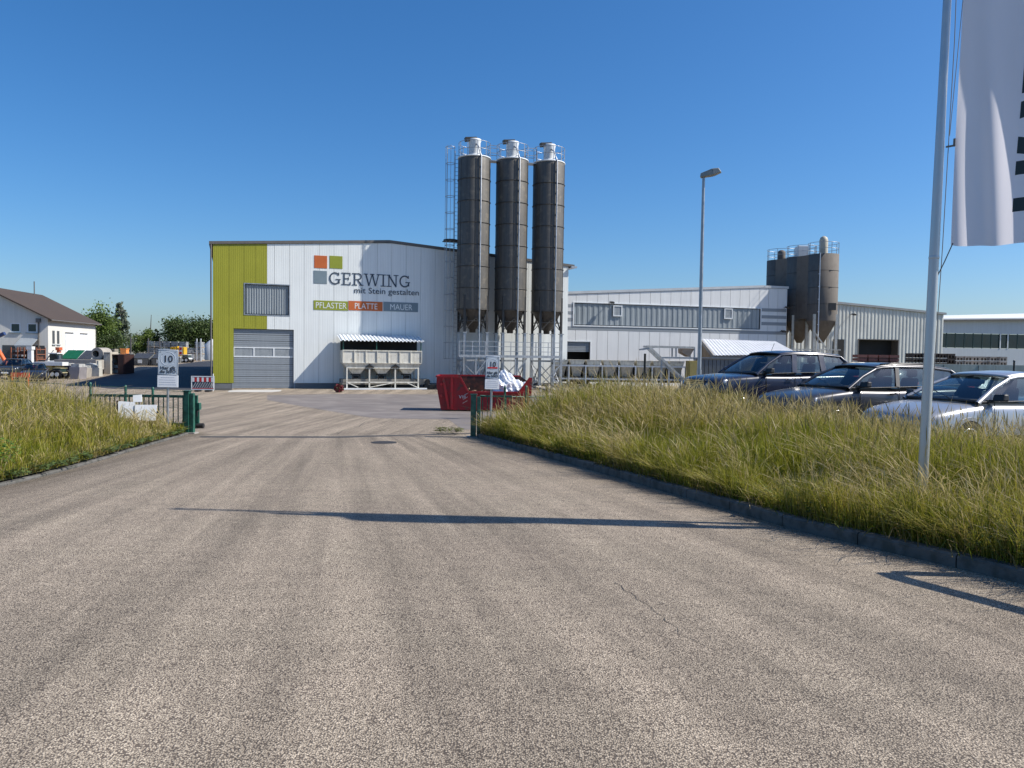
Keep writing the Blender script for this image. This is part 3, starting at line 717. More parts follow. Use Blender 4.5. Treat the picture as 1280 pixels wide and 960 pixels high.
# ------------------------------------------------------------------ aggregate hopper under the wall
H = Plane(-21.04, 54.0, .365, BASE, n=2.0)
def hz(x, y): return H.uv(250+x/4.267, 290+y/4.267)
M_grvl = mat('grey_conveyor', (.2,.19,.17), .8, 0, .25, 3)
def front_station():
    ho = H.o+H.n*H.off
    t = thing('aggregate_hopper', 'cream steel batching hopper under a white corrugated canopy against the hall wall', 'hopper', ho, H.a)
    x0, zc = hz(748, 580); x1, _ = hz(1197, 580); zr = hz(748, 556)[1]+.05
    n = 22; mb = MB(); corrp = []
    for i in range(n):
        a = x0+(x1-x0)*i/n; p = (x1-x0)/n; corrp += [(a, 0), (a+p*.3, 0), (a+p*.45, .07), (a+p*.85, .07)]
    corrp.append((x1, 0)); vs = []
    for u, d in corrp: vs += [(u, -.15, zc+d), (u, 1.75, zr+.06+d)]
    mb.add(vs, [(2*i, 2*i+2, 2*i+3, 2*i+1) for i in range(len(corrp)-1)]); mb.build('canopy', M_white, t, solid=.02)
    bx0, zg = hz(762, 630); bx1, _ = hz(1182, 630); zc1 = hz(762, 590)[1]; zb1 = hz(762, 697)[1]; zb3 = hz(785, 722)[1]
    fx0, _ = hz(785, 720); fx1, _ = hz(1166, 720)
    mb = MB()
    for x in (bx0+.04, (bx0+bx1)/2-.45, bx1-.04):
        mb.bar((x, .05, zg), (x, .05, zc+.02), .06); mb.bar((x, 1.5, zg), (x, 1.5, zr), .06)
    mb.build('canopy_post', M_fgreen, t)
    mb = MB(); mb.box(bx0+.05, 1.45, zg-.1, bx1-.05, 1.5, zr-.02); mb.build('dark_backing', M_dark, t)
    # box body with slanting lower rim
    mb = MB(); mb.box(bx0, 0, zb1, bx1, 1.6, zg)
    mb.hexa([(fx0,.12,zb3),(fx1,.12,zb3),(fx1,1.5,zb3),(fx0,1.5,zb3),(bx0,0,zb1),(bx1,0,zb1),(bx1,1.6,zb1),(bx0,1.6,zb1)])
    mb.build('bin_body', M_beigest, t)
    k = 7
    for i in range(k+1):
        x = bx0+(bx1-bx0)*i/k; mb = MB(); mb.bar((x, -.035, zb1+.02), (x, -.035, zg), .05, .06); mb.build('stiffener', M_beigest, t)
    mb = MB(); mb.box(bx0-.02, -.05, zg-.05, bx1+.02, -.002, zg+.03); mb.box(bx0-.02, -.05, zb1-.03, bx1+.02, -.002, zb1+.03); mb.build('rim', M_beigest, t)
    # frame
    mb = MB()
    for x in (fx0, hz(905,720)[0], hz(1043,720)[0], fx1):
        for y in (.1, 1.5): mb.bar((x, y, 0.08), (x, y, zb3), .1)
    z2 = hz(785, 802)[1]
    for y in (.09, 1.51): mb.bar((fx0, y, zb3-.03), (fx1, y, zb3-.03), .09); mb.bar((fx0, y, z2), (fx1, y, z2), .08)
    for a, b in ((785,905), (905,1043), (1043,1160)):
        xa_, xb_ = hz(a, 720)[0], hz(b, 720)[0]
        mb.bar((xa_, .06, z2), ((xa_+xb_)/2, .06, .15), .06) if a == 785 else mb.bar(((xa_+xb_)/2, .06, z2) if a != 905 else (xb_, .06, z2), (xa_ if a == 905 else xb_, .06, .15), .06)
    mb.build('frame', M_beigest, t)
    for c in (838, 975, 1110):
        x = hz(c, 730)[0]; za_ = zb3-.04; zb_ = hz(c, 757)[1]
        mb = MB(); mb.hexa([(x-.28,.35,zb_),(x+.28,.35,zb_),(x+.28,1.1,zb_),(x-.28,1.1,zb_),(x-.62,.16,za_),(x+.62,.16,za_),(x+.62,1.44,za_),(x-.62,1.44,za_)])
        o = mb.build('outlet_hopper', M_beigest, t)
        mb = MB(); mb.box(x-.3, .3, zb_-.12, x+.3, 1.1, zb_-.02); mb.tube((x-.18, .5, zb_-.24), (x+.2, .5, zb_-.24), .1); mb.box(x-.3, .28, zb_-.42, x-.22, .36, zb_-.1); mb.box(x+.22, .28, zb_-.42, x+.3, .36, zb_-.1)
        mb.build('gate_motor', M_blacks, o)
    for c in (905, 1043):
        x = hz(c, 705)[0]; mb = MB(); mb.prism([(x-.34, -.012, zb3), (x+.34, -.012, zb3), (x, .0, zb1-.08)], (0, .12, 0)); mb.build('saddle_gap', M_dark, t)
    mb = MB(); mb.box(fx0-.4, .3, .35, fx1+.9, 1.2, .5); mb.box(fx0-.4, .28, .5, fx1+.9, .33, .75); mb.box(fx0-.4, 1.2, .5, fx1+.9, 1.25, .75); mb.build('belt_conveyor', M_grvl, t)
    mb = MB(); mb.tube((fx1+.75, .2, .55), (fx1+.75, 1.3, .55), .2, n=14); mb.box(fx1+.5, .1, 0, fx1+1.6, .7, .35); mb.build('belt_drive', M_blacks, t)
    mb = MB(); mb.box(fx0-.3, -.25, 0, fx1+.6, .05, .1); mb.build('foot_plate', M_white, t)
front_station()
# red flowering shrub at the hopper corner
def leafball(name, label, cat, c, rad, n, leaf, cols, squash=1.0, base=None, group=None):
    rng = np.random.default_rng(int(abs(c[0]*13+c[1]*7)))
    u = rng.normal(size=(n, 3)); u /= np.linalg.norm(u, axis=1)[:, None]; p = u*(rad*rng.uniform(.35, 1, (n, 1))**.6); p[:, 2] *= squash
    p[:, 2] += abs(p[:, 2].min()) if base is None else base
    return p
def leafquads(P_, leaf, rng):
    n = len(P_); a = rng.normal(size=(n, 3)); a /= np.linalg.norm(a, axis=1)[:, None]; b = rng.normal(size=(n, 3)); b -= a*(a*b).sum(1)[:, None]; b /= np.linalg.norm(b, axis=1)[:, None]
    l = leaf*rng.uniform(.6, 1.3, (n, 1)); a *= l; b *= l*.55
    V = np.stack([P_-a, P_-b, P_+a, P_+b], 1).reshape(-1, 3); Q = np.arange(n*4).reshape(n, 4); return V, Q
rng = np.random.default_rng(5)
c = G(423.5, 490.5); p = leafball('', '', '', c, .33, 700, .05, None, .9); V, Q = leafquads(p, .06, rng)
cc = np.repeat(np.where(rng.uniform(size=(700, 1)) < .6, np.array([[.22,.03,.05]]), np.array([[.06,.07,.03]]))*rng.uniform(.6, 1.4, (700, 1)), 4, 0)
o = arrmesh('red_shrub', V, [Q], cc, M_leaf); o.location = c; tag(o, 'small dark red shrub on the paving at the left foot of the cream hopper', 'shrub')

# ------------------------------------------------------------------ silos
def silo(x, y, rad, zt, zbm, label, rim_cap=True, sections=7):
    t = thing('silo', label, 'silo', (x, y, BASE), A.a, 'three tall cement silos')
    Ht, Hb = zt-BASE, zbm-BASE; prof = [(rad, Hb), (rad, Ht-.12), (rad-.05, Ht), (.02, Ht+.18)]
    mb = MB(); mb.lathe(prof, n=48); mb.build('shell', M_silo, t)
    for i in range(1, sections+1):
        z = Ht-.1-(Ht-Hb)*i/sections+.04; mb = MB(); mb.ring((0,0,z), rad+.012, .035, 48, 6); mb.build('ring_flange', M_silodark, t)
    for i in range(6):
        a = R(60*i+200); mb = MB(); mb.bar((math.cos(a)*(rad+.01), math.sin(a)*(rad+.01), Hb), (math.cos(a)*(rad+.01), math.sin(a)*(rad+.01), Ht-.2), .03); mb.build('shell_seam', M_silodark, t)
    mb = MB(); mb.lathe([(rad*.97, Hb), (.3, Hb-1.5), (.24, Hb-1.5), (.24, Hb-1.75), (.02, Hb-1.75)], n=32); mb.build('cone', mat('dark_silo_cone', (.10,.09,.08), .6, .1, .2, 2, streak=.3), t)
    # skirt brackets and legs
    cor = [(-.72, -.62), (.72, -.62), (.72, .62), (-.72, .62)]
    for cx, cy in cor:
        X, Y = cx*rad, cy*rad*1.1
        mb = MB(); mb.bar((X*.99, Y*.99, Hb-1.75), (X*.99, Y*.99, Hb+1.0), .16); mb.bar((X, Y, Hb-1.72), (X*.55, Y*.55, Hb-.1), .08)
        mb.build('bracket', M_silodark, t)
        mb = MB(); mb.box(X-.1, Y-.1, 0.03, X+.1, Y+.1, Hb-1.78); mb.box(X-.2, Y-.2, 0, X+.2, Y+.2, .03); mb.box(X-.17, Y-.17, Hb-1.8, X+.17, Y+.17, Hb-1.74); mb.build('leg', M_galv, t)
    Xl, Yl = .72*rad, .62*rad*1.1
    mb = MB()
    sides = [((-Xl,-Yl),(Xl,-Yl)), ((Xl,-Yl),(Xl,Yl)), ((Xl,Yl),(-Xl,Yl)), ((-Xl,Yl),(-Xl,-Yl))]
    for p, q in sides:
        mb.bar((*p, 1.95), (*q, .25), .06); mb.bar((*q, 1.95), (*p, .25), .06); mb.bar((*p, 2.2), (*q, 2.2), .12); mb.bar((*p, .2), (*q, .2), .08)
    mb.build('brace', M_galv, t)
    mb = MB()
    for p, q in sides:
        mb.bar((*p, Hb-1.6), (*q, Hb+.25), .05); mb.bar((*q, Hb-1.6), (*p, Hb+.25), .05); mb.bar((*p, Hb-.9), (*q, Hb-.9), .05)
    mb.build('upper_brace', M_silodark, t)
    # filler pipe
    fx, fy = .12, -rad-.09
    mb = MB(); mb.path([(0,-.3,Ht+.9),(0,-.45,Ht+1.0),(.03,-rad*.7,Ht+.75),(fx,fy,Ht-.1),(fx,fy,Hb),(fx,fy,1.5),(fx,fy-.1,1.1)], .055, 10); pi = mb.build('filler_pipe', M_galv, t)
    for i in range(sections):
        z = Hb+.8+(Ht-Hb)*i/sections; mb = MB(); mb.bar((fx-.07, fy+.07, z), (fx+.07, fy+.07, z), .05, .03); mb.build('pipe_clamp', M_galv, pi)
    # dust filter
    mb = MB(); mb.lathe([(.56,Ht+.05),(.56,Ht+.13),(.46,Ht+.14),(.44,Ht+.35),(.44,Ht+1.15),(.49,Ht+1.3),(.49,Ht+1.42),(.02,Ht+1.47)], n=24); fl = mb.build('dust_filter', M_white, t)
    mb = MB(); mb.hexa([(-.72,-.2,Ht+1.2),(.1,-.3,Ht+1.38),(.1,.3,Ht+1.38),(-.72,.2,Ht+1.2),(-.78,-.2,Ht+1.5),(.1,-.3,Ht+1.58),(.1,.3,Ht+1.58),(-.78,.2,Ht+1.5)]); mb.build('filter_hood', M_silodark, fl, bevel=.03)
    # roof edge and railing
    mb = MB(); mb.ring((0,0,Ht-.02), rad-.02, .06, 40, 6); mb.build('roof_rim', M_white, t)
    mb = MB()
    for z in (Ht+.55, Ht+1.1): mb.ring((0,0,z), rad-.04, .022, 40, 5)
    mb.build('railing', M_galv, t)
    for i in range(10):
        a = R(36*i+12); mb = MB(); mb.bar((math.cos(a)*(rad-.04), math.sin(a)*(rad-.04), Ht-.05), (math.cos(a)*(rad-.04), math.sin(a)*(rad-.04), Ht+1.1), .04); mb.build('railing_post', M_galv, t)
    return t
S1, S2, S3 = (-3.05,58.2), (-.21,58.95), (2.62,59.8)
R1 = 1.22
silo(*S1, R1, 16.15, 4.9, 'leftmost of the three tall silos, with the caged ladder beside it')
silo(*S2, R1, 16.2, 4.9, 'middle one of the three tall silos before the hall')
silo(*S3, R1, 16.25, 4.9, 'rightmost of the three tall silos, by the low white hall')
def catwalk(a, b, z, label):
    a, b = Vector((*a, z)), Vector((*b, z)); d = (b-a).normalized(); o = Vector((-d.y, d.x, 0))*.35; p0, p1 = a+d*(R1-.1), b-d*(R1-.1); up = Vector((0,0,1))
    mid = (p0+p1)/2; t = thing('catwalk', label, 'catwalk', mid, 0, 'bridges between the silo tops'); p0, p1 = p0-mid, p1-mid
    mb = MB(); mb.bar(p0, p1, .7, .06); mb.build('deck', M_galv, t)
    for s in (-1, 1):
        mb = MB()
        for h in (.55, 1.1): mb.bar(p0+o*s+up*h, p1+o*s+up*h, .04)
        for q in (p0, p1): mb.bar(q+o*s, q+o*s+up*1.1, .045)
        mb.build('railing', M_galv, t)
catwalk(S1, S2, 16.05, 'small railed bridge between the left and the middle silo top')
catwalk(S2, S3, 16.1, 'small railed bridge between the middle and the right silo top')
# caged ladder left of the silos
lx, ly = (566-641.5)/960*58.3, 58.3
def caged_ladder(x, y, z0, z1, label):
    t = thing('caged_ladder', label, 'ladder', (x, y, z0), A.a); h = z1-z0
    for s in (.2, .72):
        mb = MB(); mb.tube((s, 0, 0), (s, 0, h), .03, n=6); mb.build('stile', M_galv, t)
    n = int(h/.3); me = MB(); me.tube((.2, 0, 0), (.72, 0, 0), .016, n=5, caps=False); mm = me.mesh('rung'); mm.materials.append(M_galv)
    for i in range(n):
        o = bpy.data.objects.new('rung', mm); COL.objects.link(o); o.parent = t; o.location = (0, 0, .2+i*.3)
    zc = 2.3; k = 0
    while zc < h+.4:
        mb = MB(); pts = [(.2, 0, zc)]+[(.1-.42*math.sin(math.pi*i/8)*1.0-.0, .36*-math.cos(math.pi*i/8), zc) for i in range(9)]+[(.2, 0, zc)]
        pts = [(.2,-.02,zc), (.05,-.3,zc), (-.25,-.42,zc), (-.48,-.2,zc), (-.5,.1,zc), (-.3,.36,zc), (.0,.3,zc), (.2,.02,zc)]
        mb.path(pts, .02, 5); mb.build('cage_hoop', M_galv, t); zc += 1.22
    for px_, py_ in ((.05,-.3), (-.25,-.42), (-.48,-.2), (-.5,.1), (-.3,.36)):
        mb = MB(); mb.bar((px_, py_, 2.3), (px_, py_, h+.3), .03); mb.build('cage_bar', M_galv, t)
    mb = MB(); mb.box(-.6, -.5, h*.62, .8, .5, h*.62+.06); mb.ring((-.1, 0, h*.62+.1), .5, .05, 16, 5); mb.build('rest_platform', M_silodark, t)
caged_ladder(lx-.12, ly+.1, BASE, 16.8, 'tall caged ladder running up the left side of the silos')
# gallery under the cones
def gallery():
    a = Plane(S1[0], S1[1]-1.75, .365, BASE); t = thing('gallery', 'galvanised walkway with railings across the silo legs', 'walkway', a.o, a.a)
    x0, x1 = -1.0, 7.0; zd = 2.5; mb = MB(); mb.box(x0, -.35, zd-.06, x1, .25, zd); mb.build('deck', M_galv, t)
    mb = MB()
    for h in (.4, .75, 1.1): mb.bar((x0, -.33, zd+h), (x1, -.33, zd+h), .045)
    mb.box(x0, -.35, zd, x1, -.33, zd+.12); mb.build('railing', M_galv, t)
    for i in range(9):
        x = x0+(x1-x0)*i/8; mb = MB(); mb.bar((x, -.33, zd), (x, -.33, zd+1.1), .05); mb.build('railing_post', M_galv, t)
    for i in range(3):
        x = .3+i*3.1; mb = MB(); mb.bar((x, -.25, 0), (x, -.25, zd-.06), .1); mb.bar((x, -.25, 1.2), (x+.9, -.25, zd-.1), .06); mb.build('support', M_galv, t)
gallery()

# ------------------------------------------------------------------ low white hall (centre right)
B = Plane(4.45, 66.0, .28, BASE)
def bz(x, y): return B.uv(690+x/4.267, 340+y/4.267)
lb = thing('low_white_hall', 'low white panelled hall with a long grey translucent window band', 'hall', B.o, B.a)
LB = bz(1256, 100)[0]; zl_, zr_ = bz(50, 118)[1], bz(1120, 84)[1]; xk = bz(1120, 84)[0]
topB = lambda u: (zl_+(zr_-zl_)*u/xk) if u < xk else zr_
wx0, wt0 = bz(118, 167); wx1, wt1 = bz(1112, 193); wb0 = bz(118, 284)[1]; wb1 = bz(1112, 306)[1]
wt, wbm = (wt0+wt1)/2, (wb0+wb1)/2
door2 = (-.02, bz(203, 400)[0], -.02, bz(203, 373)[1])
holeB = [(wx0, wx1, wbm, wt), door2]
nB = 22; edB = [LB*i/nB for i in range(nB+1)]
M_wp = mat('white_hall_panel', (.74,.75,.74), .5, 0, .03, .7, streak=.07)
clad(lb, edB, 0, lambda u: topB(u)-.02, holeB, lambda u: M_wp, gap=.03)
hallbody(lb, LB, 30, topB, 0, holeB, M_fascia)
mb = MB(); mb.hexa([(-.2,-.06,topB(0)),(xk,-.06,zr_),(xk,30,zr_),(-.2,30,topB(0)),(-.2,-.06,topB(0)+.22),(xk,-.06,zr_+.22),(xk,30,zr_+.22),(-.2,30,topB(0)+.22)])
mb.box(xk, -.061, zr_, LB+.1, 30, zr_+.22); mb.build('roof', mat('light_grey_roof_edge', (.5,.52,.53), .5, .2, .1, 1), lb)
mb = MB(); corr(mb, wx0+.06, wx1-.06, wbm+.06, wt-.06, .06, .5, .03); wo_ = mb.build('translucent_window', M_translu, lb)
mb = MB(); mb.box(wx0-.1, -.06, wbm-.1, wx1+.1, .055, wbm); mb.box(wx0-.1, -.06, wt, wx1+.1, .055, wt+.08); mb.box(wx0-.1, -.06, wbm, wx0, .055, wt); mb.box(wx1, -.06, wbm, wx1+.1, .055, wt); mb.build('window_frame', M_white, wo_)
for x in (325, 918):
    a = bz(x, 180)[0]; z0, z1 = (bz(x, 236)[1], bz(x, 178)[1]) if x < 500 else (bz(x, 250)[1], bz(x, 194)[1]); a1 = a+.85
    mb = MB(); t_ = .09
    mb.box(a, -.09, z0, a1, .0, z0+t_); mb.box(a, -.09, z1-t_, a1, 0, z1); mb.box(a, -.09, z0+t_, a+t_, 0, z1-t_); mb.box(a1-t_, -.09, z0+t_, a1, 0, z1-t_); o = mb.build('vent_window', M_white, lb)
    mb = MB(); mb.box(a+t_, -.05, z0+t_, a1-t_, -.03, z1-t_); mb.build('window_pane', M_pane, o)
M_stripe = mat('grey_stripe_print', srgb(140,146,150), .5, 0, .05, 1)
for y0, y1 in ((170,187), (208,225), (243,262)):
    mb = MB(); mb.box(.02, -.012, bz(60, y1)[1], wx0-.12, -.002, bz(60, y0)[1]); mb.build('painted_stripe', M_stripe, lb)
for y0, y1 in ((195,212), (232,249), (268,285)):
    mb = MB(); mb.box(wx1+.12, -.012, bz(1180, y1)[1], LB-.05, -.002, bz(1180, y0)[1]); mb.build('painted_stripe', M_stripe, lb)
mb = MB(); mb.box(.02, -.012, wbm-.42, LB-.03, -.002, wbm-.13); mb.build('painted_stripe', M_stripe, lb)
# half open roller door
mb = MB(); z1 = door2[3]; zm = bz(120, 425)[1]
for i in range(7): mb.box(.02, .1, zm+(z1-zm)*i/7, door2[1], .13, zm+(z1-zm)*(i+1)/7-.02)
mb.build('roller_door', M_doorgrey, lb)
mb = MB(); mb.box(door2[1], -.03, 0, door2[1]+.09, .05, z1+.1); mb.box(0, -.03, z1, door2[1], .05, z1+.1); mb.build('door_frame', M_white, lb)
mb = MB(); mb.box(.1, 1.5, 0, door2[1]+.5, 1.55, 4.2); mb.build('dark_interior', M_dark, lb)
def floodlight(x, z, parent, label=None):
    mb = MB(); mb.bar((x, 0, z), (x, -.45, z+.05), .05); mb.hexa([(x-.18,-.7,z-.1),(x+.18,-.7,z-.1),(x+.18,-.45,z),(x-.18,-.45,z),(x-.18,-.75,z+.02),(x+.18,-.75,z+.02),(x+.18,-.42,z+.13),(x-.18,-.42,z+.13)])
    return mb.build('floodlight', M_blacks, parent)
floodlight(*bz(306, 165), lb); floodlight(*bz(1215, 318), lb); floodlight(*bz(1237, 192), lb)

# ------------------------------------------------------------------ second silo block
def silo_block():
    c = [(28.6,71.4), (27.45,73.7), (26.4,76.2)]; rd = 1.36; zt_, zb_ = 11.1, 5.0
    t = thing('twin_silo_block', 'squat brown block of three joined silos behind the low white hall', 'silo', (c[0][0], c[0][1], BASE)); o0 = Vector((*c[0], 0))
    M_s2 = mat('brown_silo_steel', (.15,.132,.112), .85, 0, .1, .8, streak=.15, col2=(.13,.112,.094), amount=.3)
    for i, q in enumerate(c):
        d = Vector((*q, 0))-o0; Ht, Hb = zt_-BASE, zb_-BASE
        mb = MB(); mb.lathe([(rd, Hb), (rd, Ht), (.02, Ht+.05)], (d.x, d.y, 0), 40); mb.build('shell', M_s2, t)
        for k in range(1, 4):
            mb = MB(); mb.ring((d.x, d.y, Hb+(Ht-Hb)*k/4), rd+.004, .02, 40, 5); mb.build('ring_seam', M_silodark, t)
        mb = MB(); mb.lathe([(rd, Hb), (.25, Hb-2.0), (.02, Hb-2.0)], (d.x, d.y, 0), 32); mb.build('cone', M_s2, t)
        mb = MB()
        for z in (Ht+.5, Ht+1.05): mb.ring((d.x, d.y, z), rd-.02, .022, 32, 5)
        mb.build('railing', M_galv, t)
        for k in range(8):
            a = R(45*k+10); mb = MB(); mb.bar((d.x+math.cos(a)*(rd-.02), d.y+math.sin(a)*(rd-.02), Ht), (d.x+math.cos(a)*(rd-.02), d.y+math.sin(a)*(rd-.02), Ht+1.05), .04); mb.build('railing_post', M_galv, t)
        mb = MB()
        if i != 1: mb.lathe([(.38,Ht),(.38,Ht+(1.35 if i == 0 else .8)),(.3,Ht+(1.6 if i == 0 else .98)),(.12,Ht+(1.72 if i == 0 else 1.06)),(.02,Ht+(1.74 if i == 0 else 1.07))], (d.x, d.y, 0), 16); mb.build('dust_filter', mat('cream_filter', (.45,.42,.34), .6, 0, .12, 2) if i == 0 else M_s2, t)
        else: mb.box(d.x-.5, d.y-.5, Ht, d.x+.5, d.y+.5, Ht+1.1); mb.build('filter_box', M_white, t, bevel=.05)
        for sx in (-1, 1):
            for sy in (-1, 1):
                mb = MB(); mb.box(d.x+sx*1.0-.11, d.y+sy*.9-.11, 0, d.x+sx*1.0+.11, d.y+sy*.9+.11, Hb+.6); mb.build('leg', M_beigest, t)
    for p_, q_ in zip(c, c[1:]):
        d = Vector((q_[0]-p_[0], q_[1]-p_[1], 0)); o_ = Vector((-d.y, d.x, 0)).normalized()
        if o_.x > 0: o_ = -o_
        a_ = Vector((p_[0]-c[0][0], p_[1]-c[0][1], 0))
        for sg in (1, -1):
            e = a_+o_*rd*.9*sg; mb = MB(); mb.prism([e+d*.17+Vector((0,0,zb_-BASE+.2)), e+d*.83+Vector((0,0,zb_-BASE+.2)), e+d*.83+Vector((0,0,zt_-BASE-.02)), e+d*.17+Vector((0,0,zt_-BASE-.02))], -o_*.1*sg); mb.build('infill_plate', M_s2, t)
    mb = MB(); mb.tube((-.75,-1.22,1.0), (-.75,-1.22,12.3), .045); pp = mb.build('filler_pipe', M_white, t)
    for k in range(6): m2 = MB(); m2.box(-.82, -1.2, 4.6+k*1.15, -.68, -1.1, 4.68+k*1.15); m2.build('pipe_clamp', M_white, pp)
    mb = MB()
    for z in (1.9, 2.8, 3.5): mb.bar((-4.2,-1.3,z), (1.3,-1.3,z), .09)
    for k in range(8): mb.bar((-4.2+k*.75,-1.3,1.0), (-4.2+k*.75,-1.3,3.5), .06)
    mb.bar((-1.2,-1.3,5.2), (1.5,-1.3,1.6), .1); mb.build('access_stage', M_beigest, t)
    mb = MB(); mb.box(.1, -1.385, 7.1, .75, -1.33, 7.75); mb.build('inspection_hatch', M_silodark, t)
silo_block()

# ------------------------------------------------------------------ corrugated hall and far hall on the right
C_ = Plane(33.2, 79.5, .22, -.5)
ch = thing('corrugated_hall', 'pale corrugated steel hall with a dark open doorway', 'hall', C_.o, C_.a)
u0, z0_ = C_.uv(1043, 379.5); u1, z1_ = C_.uv(1179.5, 393.5)
topC = lambda u: z0_+(z1_-z0_)*(u-u0)/(u1-u0)
dx0, dzt = C_.uv(1073, 424.5); dx1, _ = C_.uv(1122, 424.5)
M_corr = mat('pale_corrugated_steel', (.62,.63,.58), .5, 0, .1, .8, streak=.15)
for a, b, lo in ((u0-9, dx0, None), (dx1, u1, None), (dx0, dx1, dzt)):
    mb = MB(); corr(mb, a, b, 0 if lo is None else lo, 0, 0, .42, .045, top=topC); mb.build('corrugated_wall', M_corr, ch)
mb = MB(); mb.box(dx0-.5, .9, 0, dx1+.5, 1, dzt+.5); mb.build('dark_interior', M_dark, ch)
mb = MB(); mb.box(dx0-.08, -.1, 0, dx0, .9, dzt); mb.box(dx1, -.1, 0, dx1+.08, .9, dzt); mb.box(dx0-.08, -.1, dzt, dx1+.08, .9, dzt+.08); mb.build('door_frame', M_fascia, ch)
mb = MB(); mb.hexa([(u0-9,-.2,topC(u0-9)),(u1+.2,-.2,topC(u1)),(u1+.2,30,topC(u1)),(u0-9,30,topC(u0-9)),(u0-9,-.2,topC(u0-9)+.22),(u1+.2,-.2,topC(u1)+.22),(u1+.2,30,topC(u1)+.22),(u0-9,30,topC(u0-9)+.22)]); mb.build('roof', mat('grey_flashing', (.3,.31,.31), .5, .3, .1, 1), ch)
mb = MB(); mb.box(u1-.1, .0, 0, u1, 30, topC(u1)); mb.box(u0-9, 29.8, 0, u1, 30, topC(u1)-.1); mb.build('rear_wall', M_corr, ch)
fz = C_.uv(1063, 393.5); floodlight(fz[0], fz[1], ch)
o2 = C_.uv(1043, 424)
mb = MB(); mb.box(o2[0]-.2, -.09, 0, o2[0]+1.1, -.08, o2[1]); mb.build('side_door', M_dark, ch)

D_ = Plane(53.5, 95.0, .12, -.25)
fh = thing('far_hall', 'white flat hall with a dark green glazed band at the right edge', 'hall', D_.o, D_.a)
v0 = D_.uv(1179, 400)[0]-3; zD = D_.uv(1180, 401)[1]; zD2 = D_.uv(1280, 399.5)[1]; LD = 42
topD = lambda u: zD+(u-v0)*.028
g1, g0 = D_.uv(1200, 416.5)[1], D_.uv(1200, 435)[1]
mb = MB(); mb.box(v0, 0, 0, v0+LD, .3, g0); mb.hexa([(v0,0,g1),(v0+LD,0,g1),(v0+LD,.3,g1),(v0,.3,g1),(v0,0,topD(v0)),(v0+LD,0,topD(v0+LD)),(v0+LD,.3,topD(v0+LD)),(v0,.3,topD(v0))])
mb.box(v0, .3, 0, v0+.3, 25, topD(v0)); mb.build('wall', mat('grey_white_render', (.50,.54,.57), .8, 0, .05, .5, streak=.08), fh)
M_dglass = mat('dark_green_glazing', (.03,.055,.055), .15, 0, .2, .6)
x = v0
while x < v0+LD-.1:
    mb = MB(); mb.box(x+.03, .12, g0+.05, x+1.2-.03, .16, g1-.05); mb.build('window_pane', M_dglass, fh); x += 1.2
mb = MB(); x = v0
while x < v0+LD: mb.box(x-.03, .06, g0, x+.03, .2, g1); x += 1.2
mb.build('window_frame', mat('dark_green_frame', (.05,.09,.08), .5, 0, .1, 3), fh)
a, _ = D_.uv(1250.5, 420); a2, _ = D_.uv(1260, 420)
mb = MB(); mb.box(a-.06, -.04, g0, a+.06, .04, g1+.02); mb.box(a2-.06, -.04, g0, a2+.06, .04, g1+.02); mb.build('mullion', M_white, fh)
mb = MB(); mb.hexa([(v0-.5,-.5,topD(v0)),(v0+LD,-.5,topD(v0+LD)),(v0+LD,25,topD(v0+LD)+1.6),(v0-.5,25,topD(v0)+1.1),(v0-.5,-.5,topD(v0)+.16),(v0+LD,-.5,topD(v0+LD)+.16),(v0+LD,25,topD(v0+LD)+1.9),(v0-.5,25,topD(v0)+1.3)]); mb.build('roof', mat('white_roof_sheet', (.72,.73,.72), .6, 0, .06, 1), fh)
mb = MB(); mb.hexa([(v0-.5,-.53,topD(v0)-.16),(v0+LD,-.53,topD(v0+LD)-.16),(v0+LD,-.01,topD(v0+LD)-.16),(v0-.5,-.01,topD(v0)-.16),(v0-.5,-.53,topD(v0)+.02),(v0+LD,-.53,topD(v0+LD)+.02),(v0+LD,-.01,topD(v0+LD)-.003),(v0-.5,-.01,topD(v0)-.003)]); mb.build('gutter', M_fascia, fh)
# ------------------------------------------------------------------ white house, left
hc = Vector((-51.35, 85.0, -.75)); hd = Vector((-2.3, 14.0, 0)).normalized()       # long side direction
hs = thing('gabled_house', 'white rendered building with a brown pitched roof and white double doors', 'house', hc, math.atan2(hd.y, hd.x)-math.pi/2)
# local: +y along the sunlit side, -x along the gable
M_rend = mat('white_render', (.68,.67,.62), .9, 0, .05, .6, streak=.1, bump=.15, bscale=20)
M_roof = mat('brown_roof_sheet', srgb(70,59,52), .85, 0, .12, 1.0, bump=.3, bscale=8)
He, LW, DW, Hr = 5.45, 14.2, 13.0, 8.75
def hx(px, py):                                           # pixel on gable plane (y=0) -> local x,z
    n = hd; o = hc; d = ray(px, py); t = (o-CAM).dot(n)/d.dot(n); p = CAM+d*t-o; r = Vector((hd.y, -hd.x, 0)); return p.dot(r), p.z
def sx_(px, py):                                          # pixel on side plane (x=0) -> local y,z
    r = Vector((hd.y, -hd.x, 0)); d = ray(px, py); t = (hc-CAM).dot(r)/d.dot(r); p = CAM+d*t-hc; return p.dot(hd), p.z
mb = MB()
wins = [(hx(12.5,404)[0], hx(25.5,404)[0]), (hx(33.5,404)[0], hx(46.5,404)[0])]; wz1_, wz0_ = hx(20, 403.5)[1], hx(20, 415.5)[1]
holes = [(a, b, wz0_, wz1_) for a, b in wins]
gt = lambda x: He+(Hr-He)*(1-abs(x+DW/2)/(DW/2))
cuts = sorted({-DW, 0, -DW/2}|{e for h in holes for e in h[:2]})
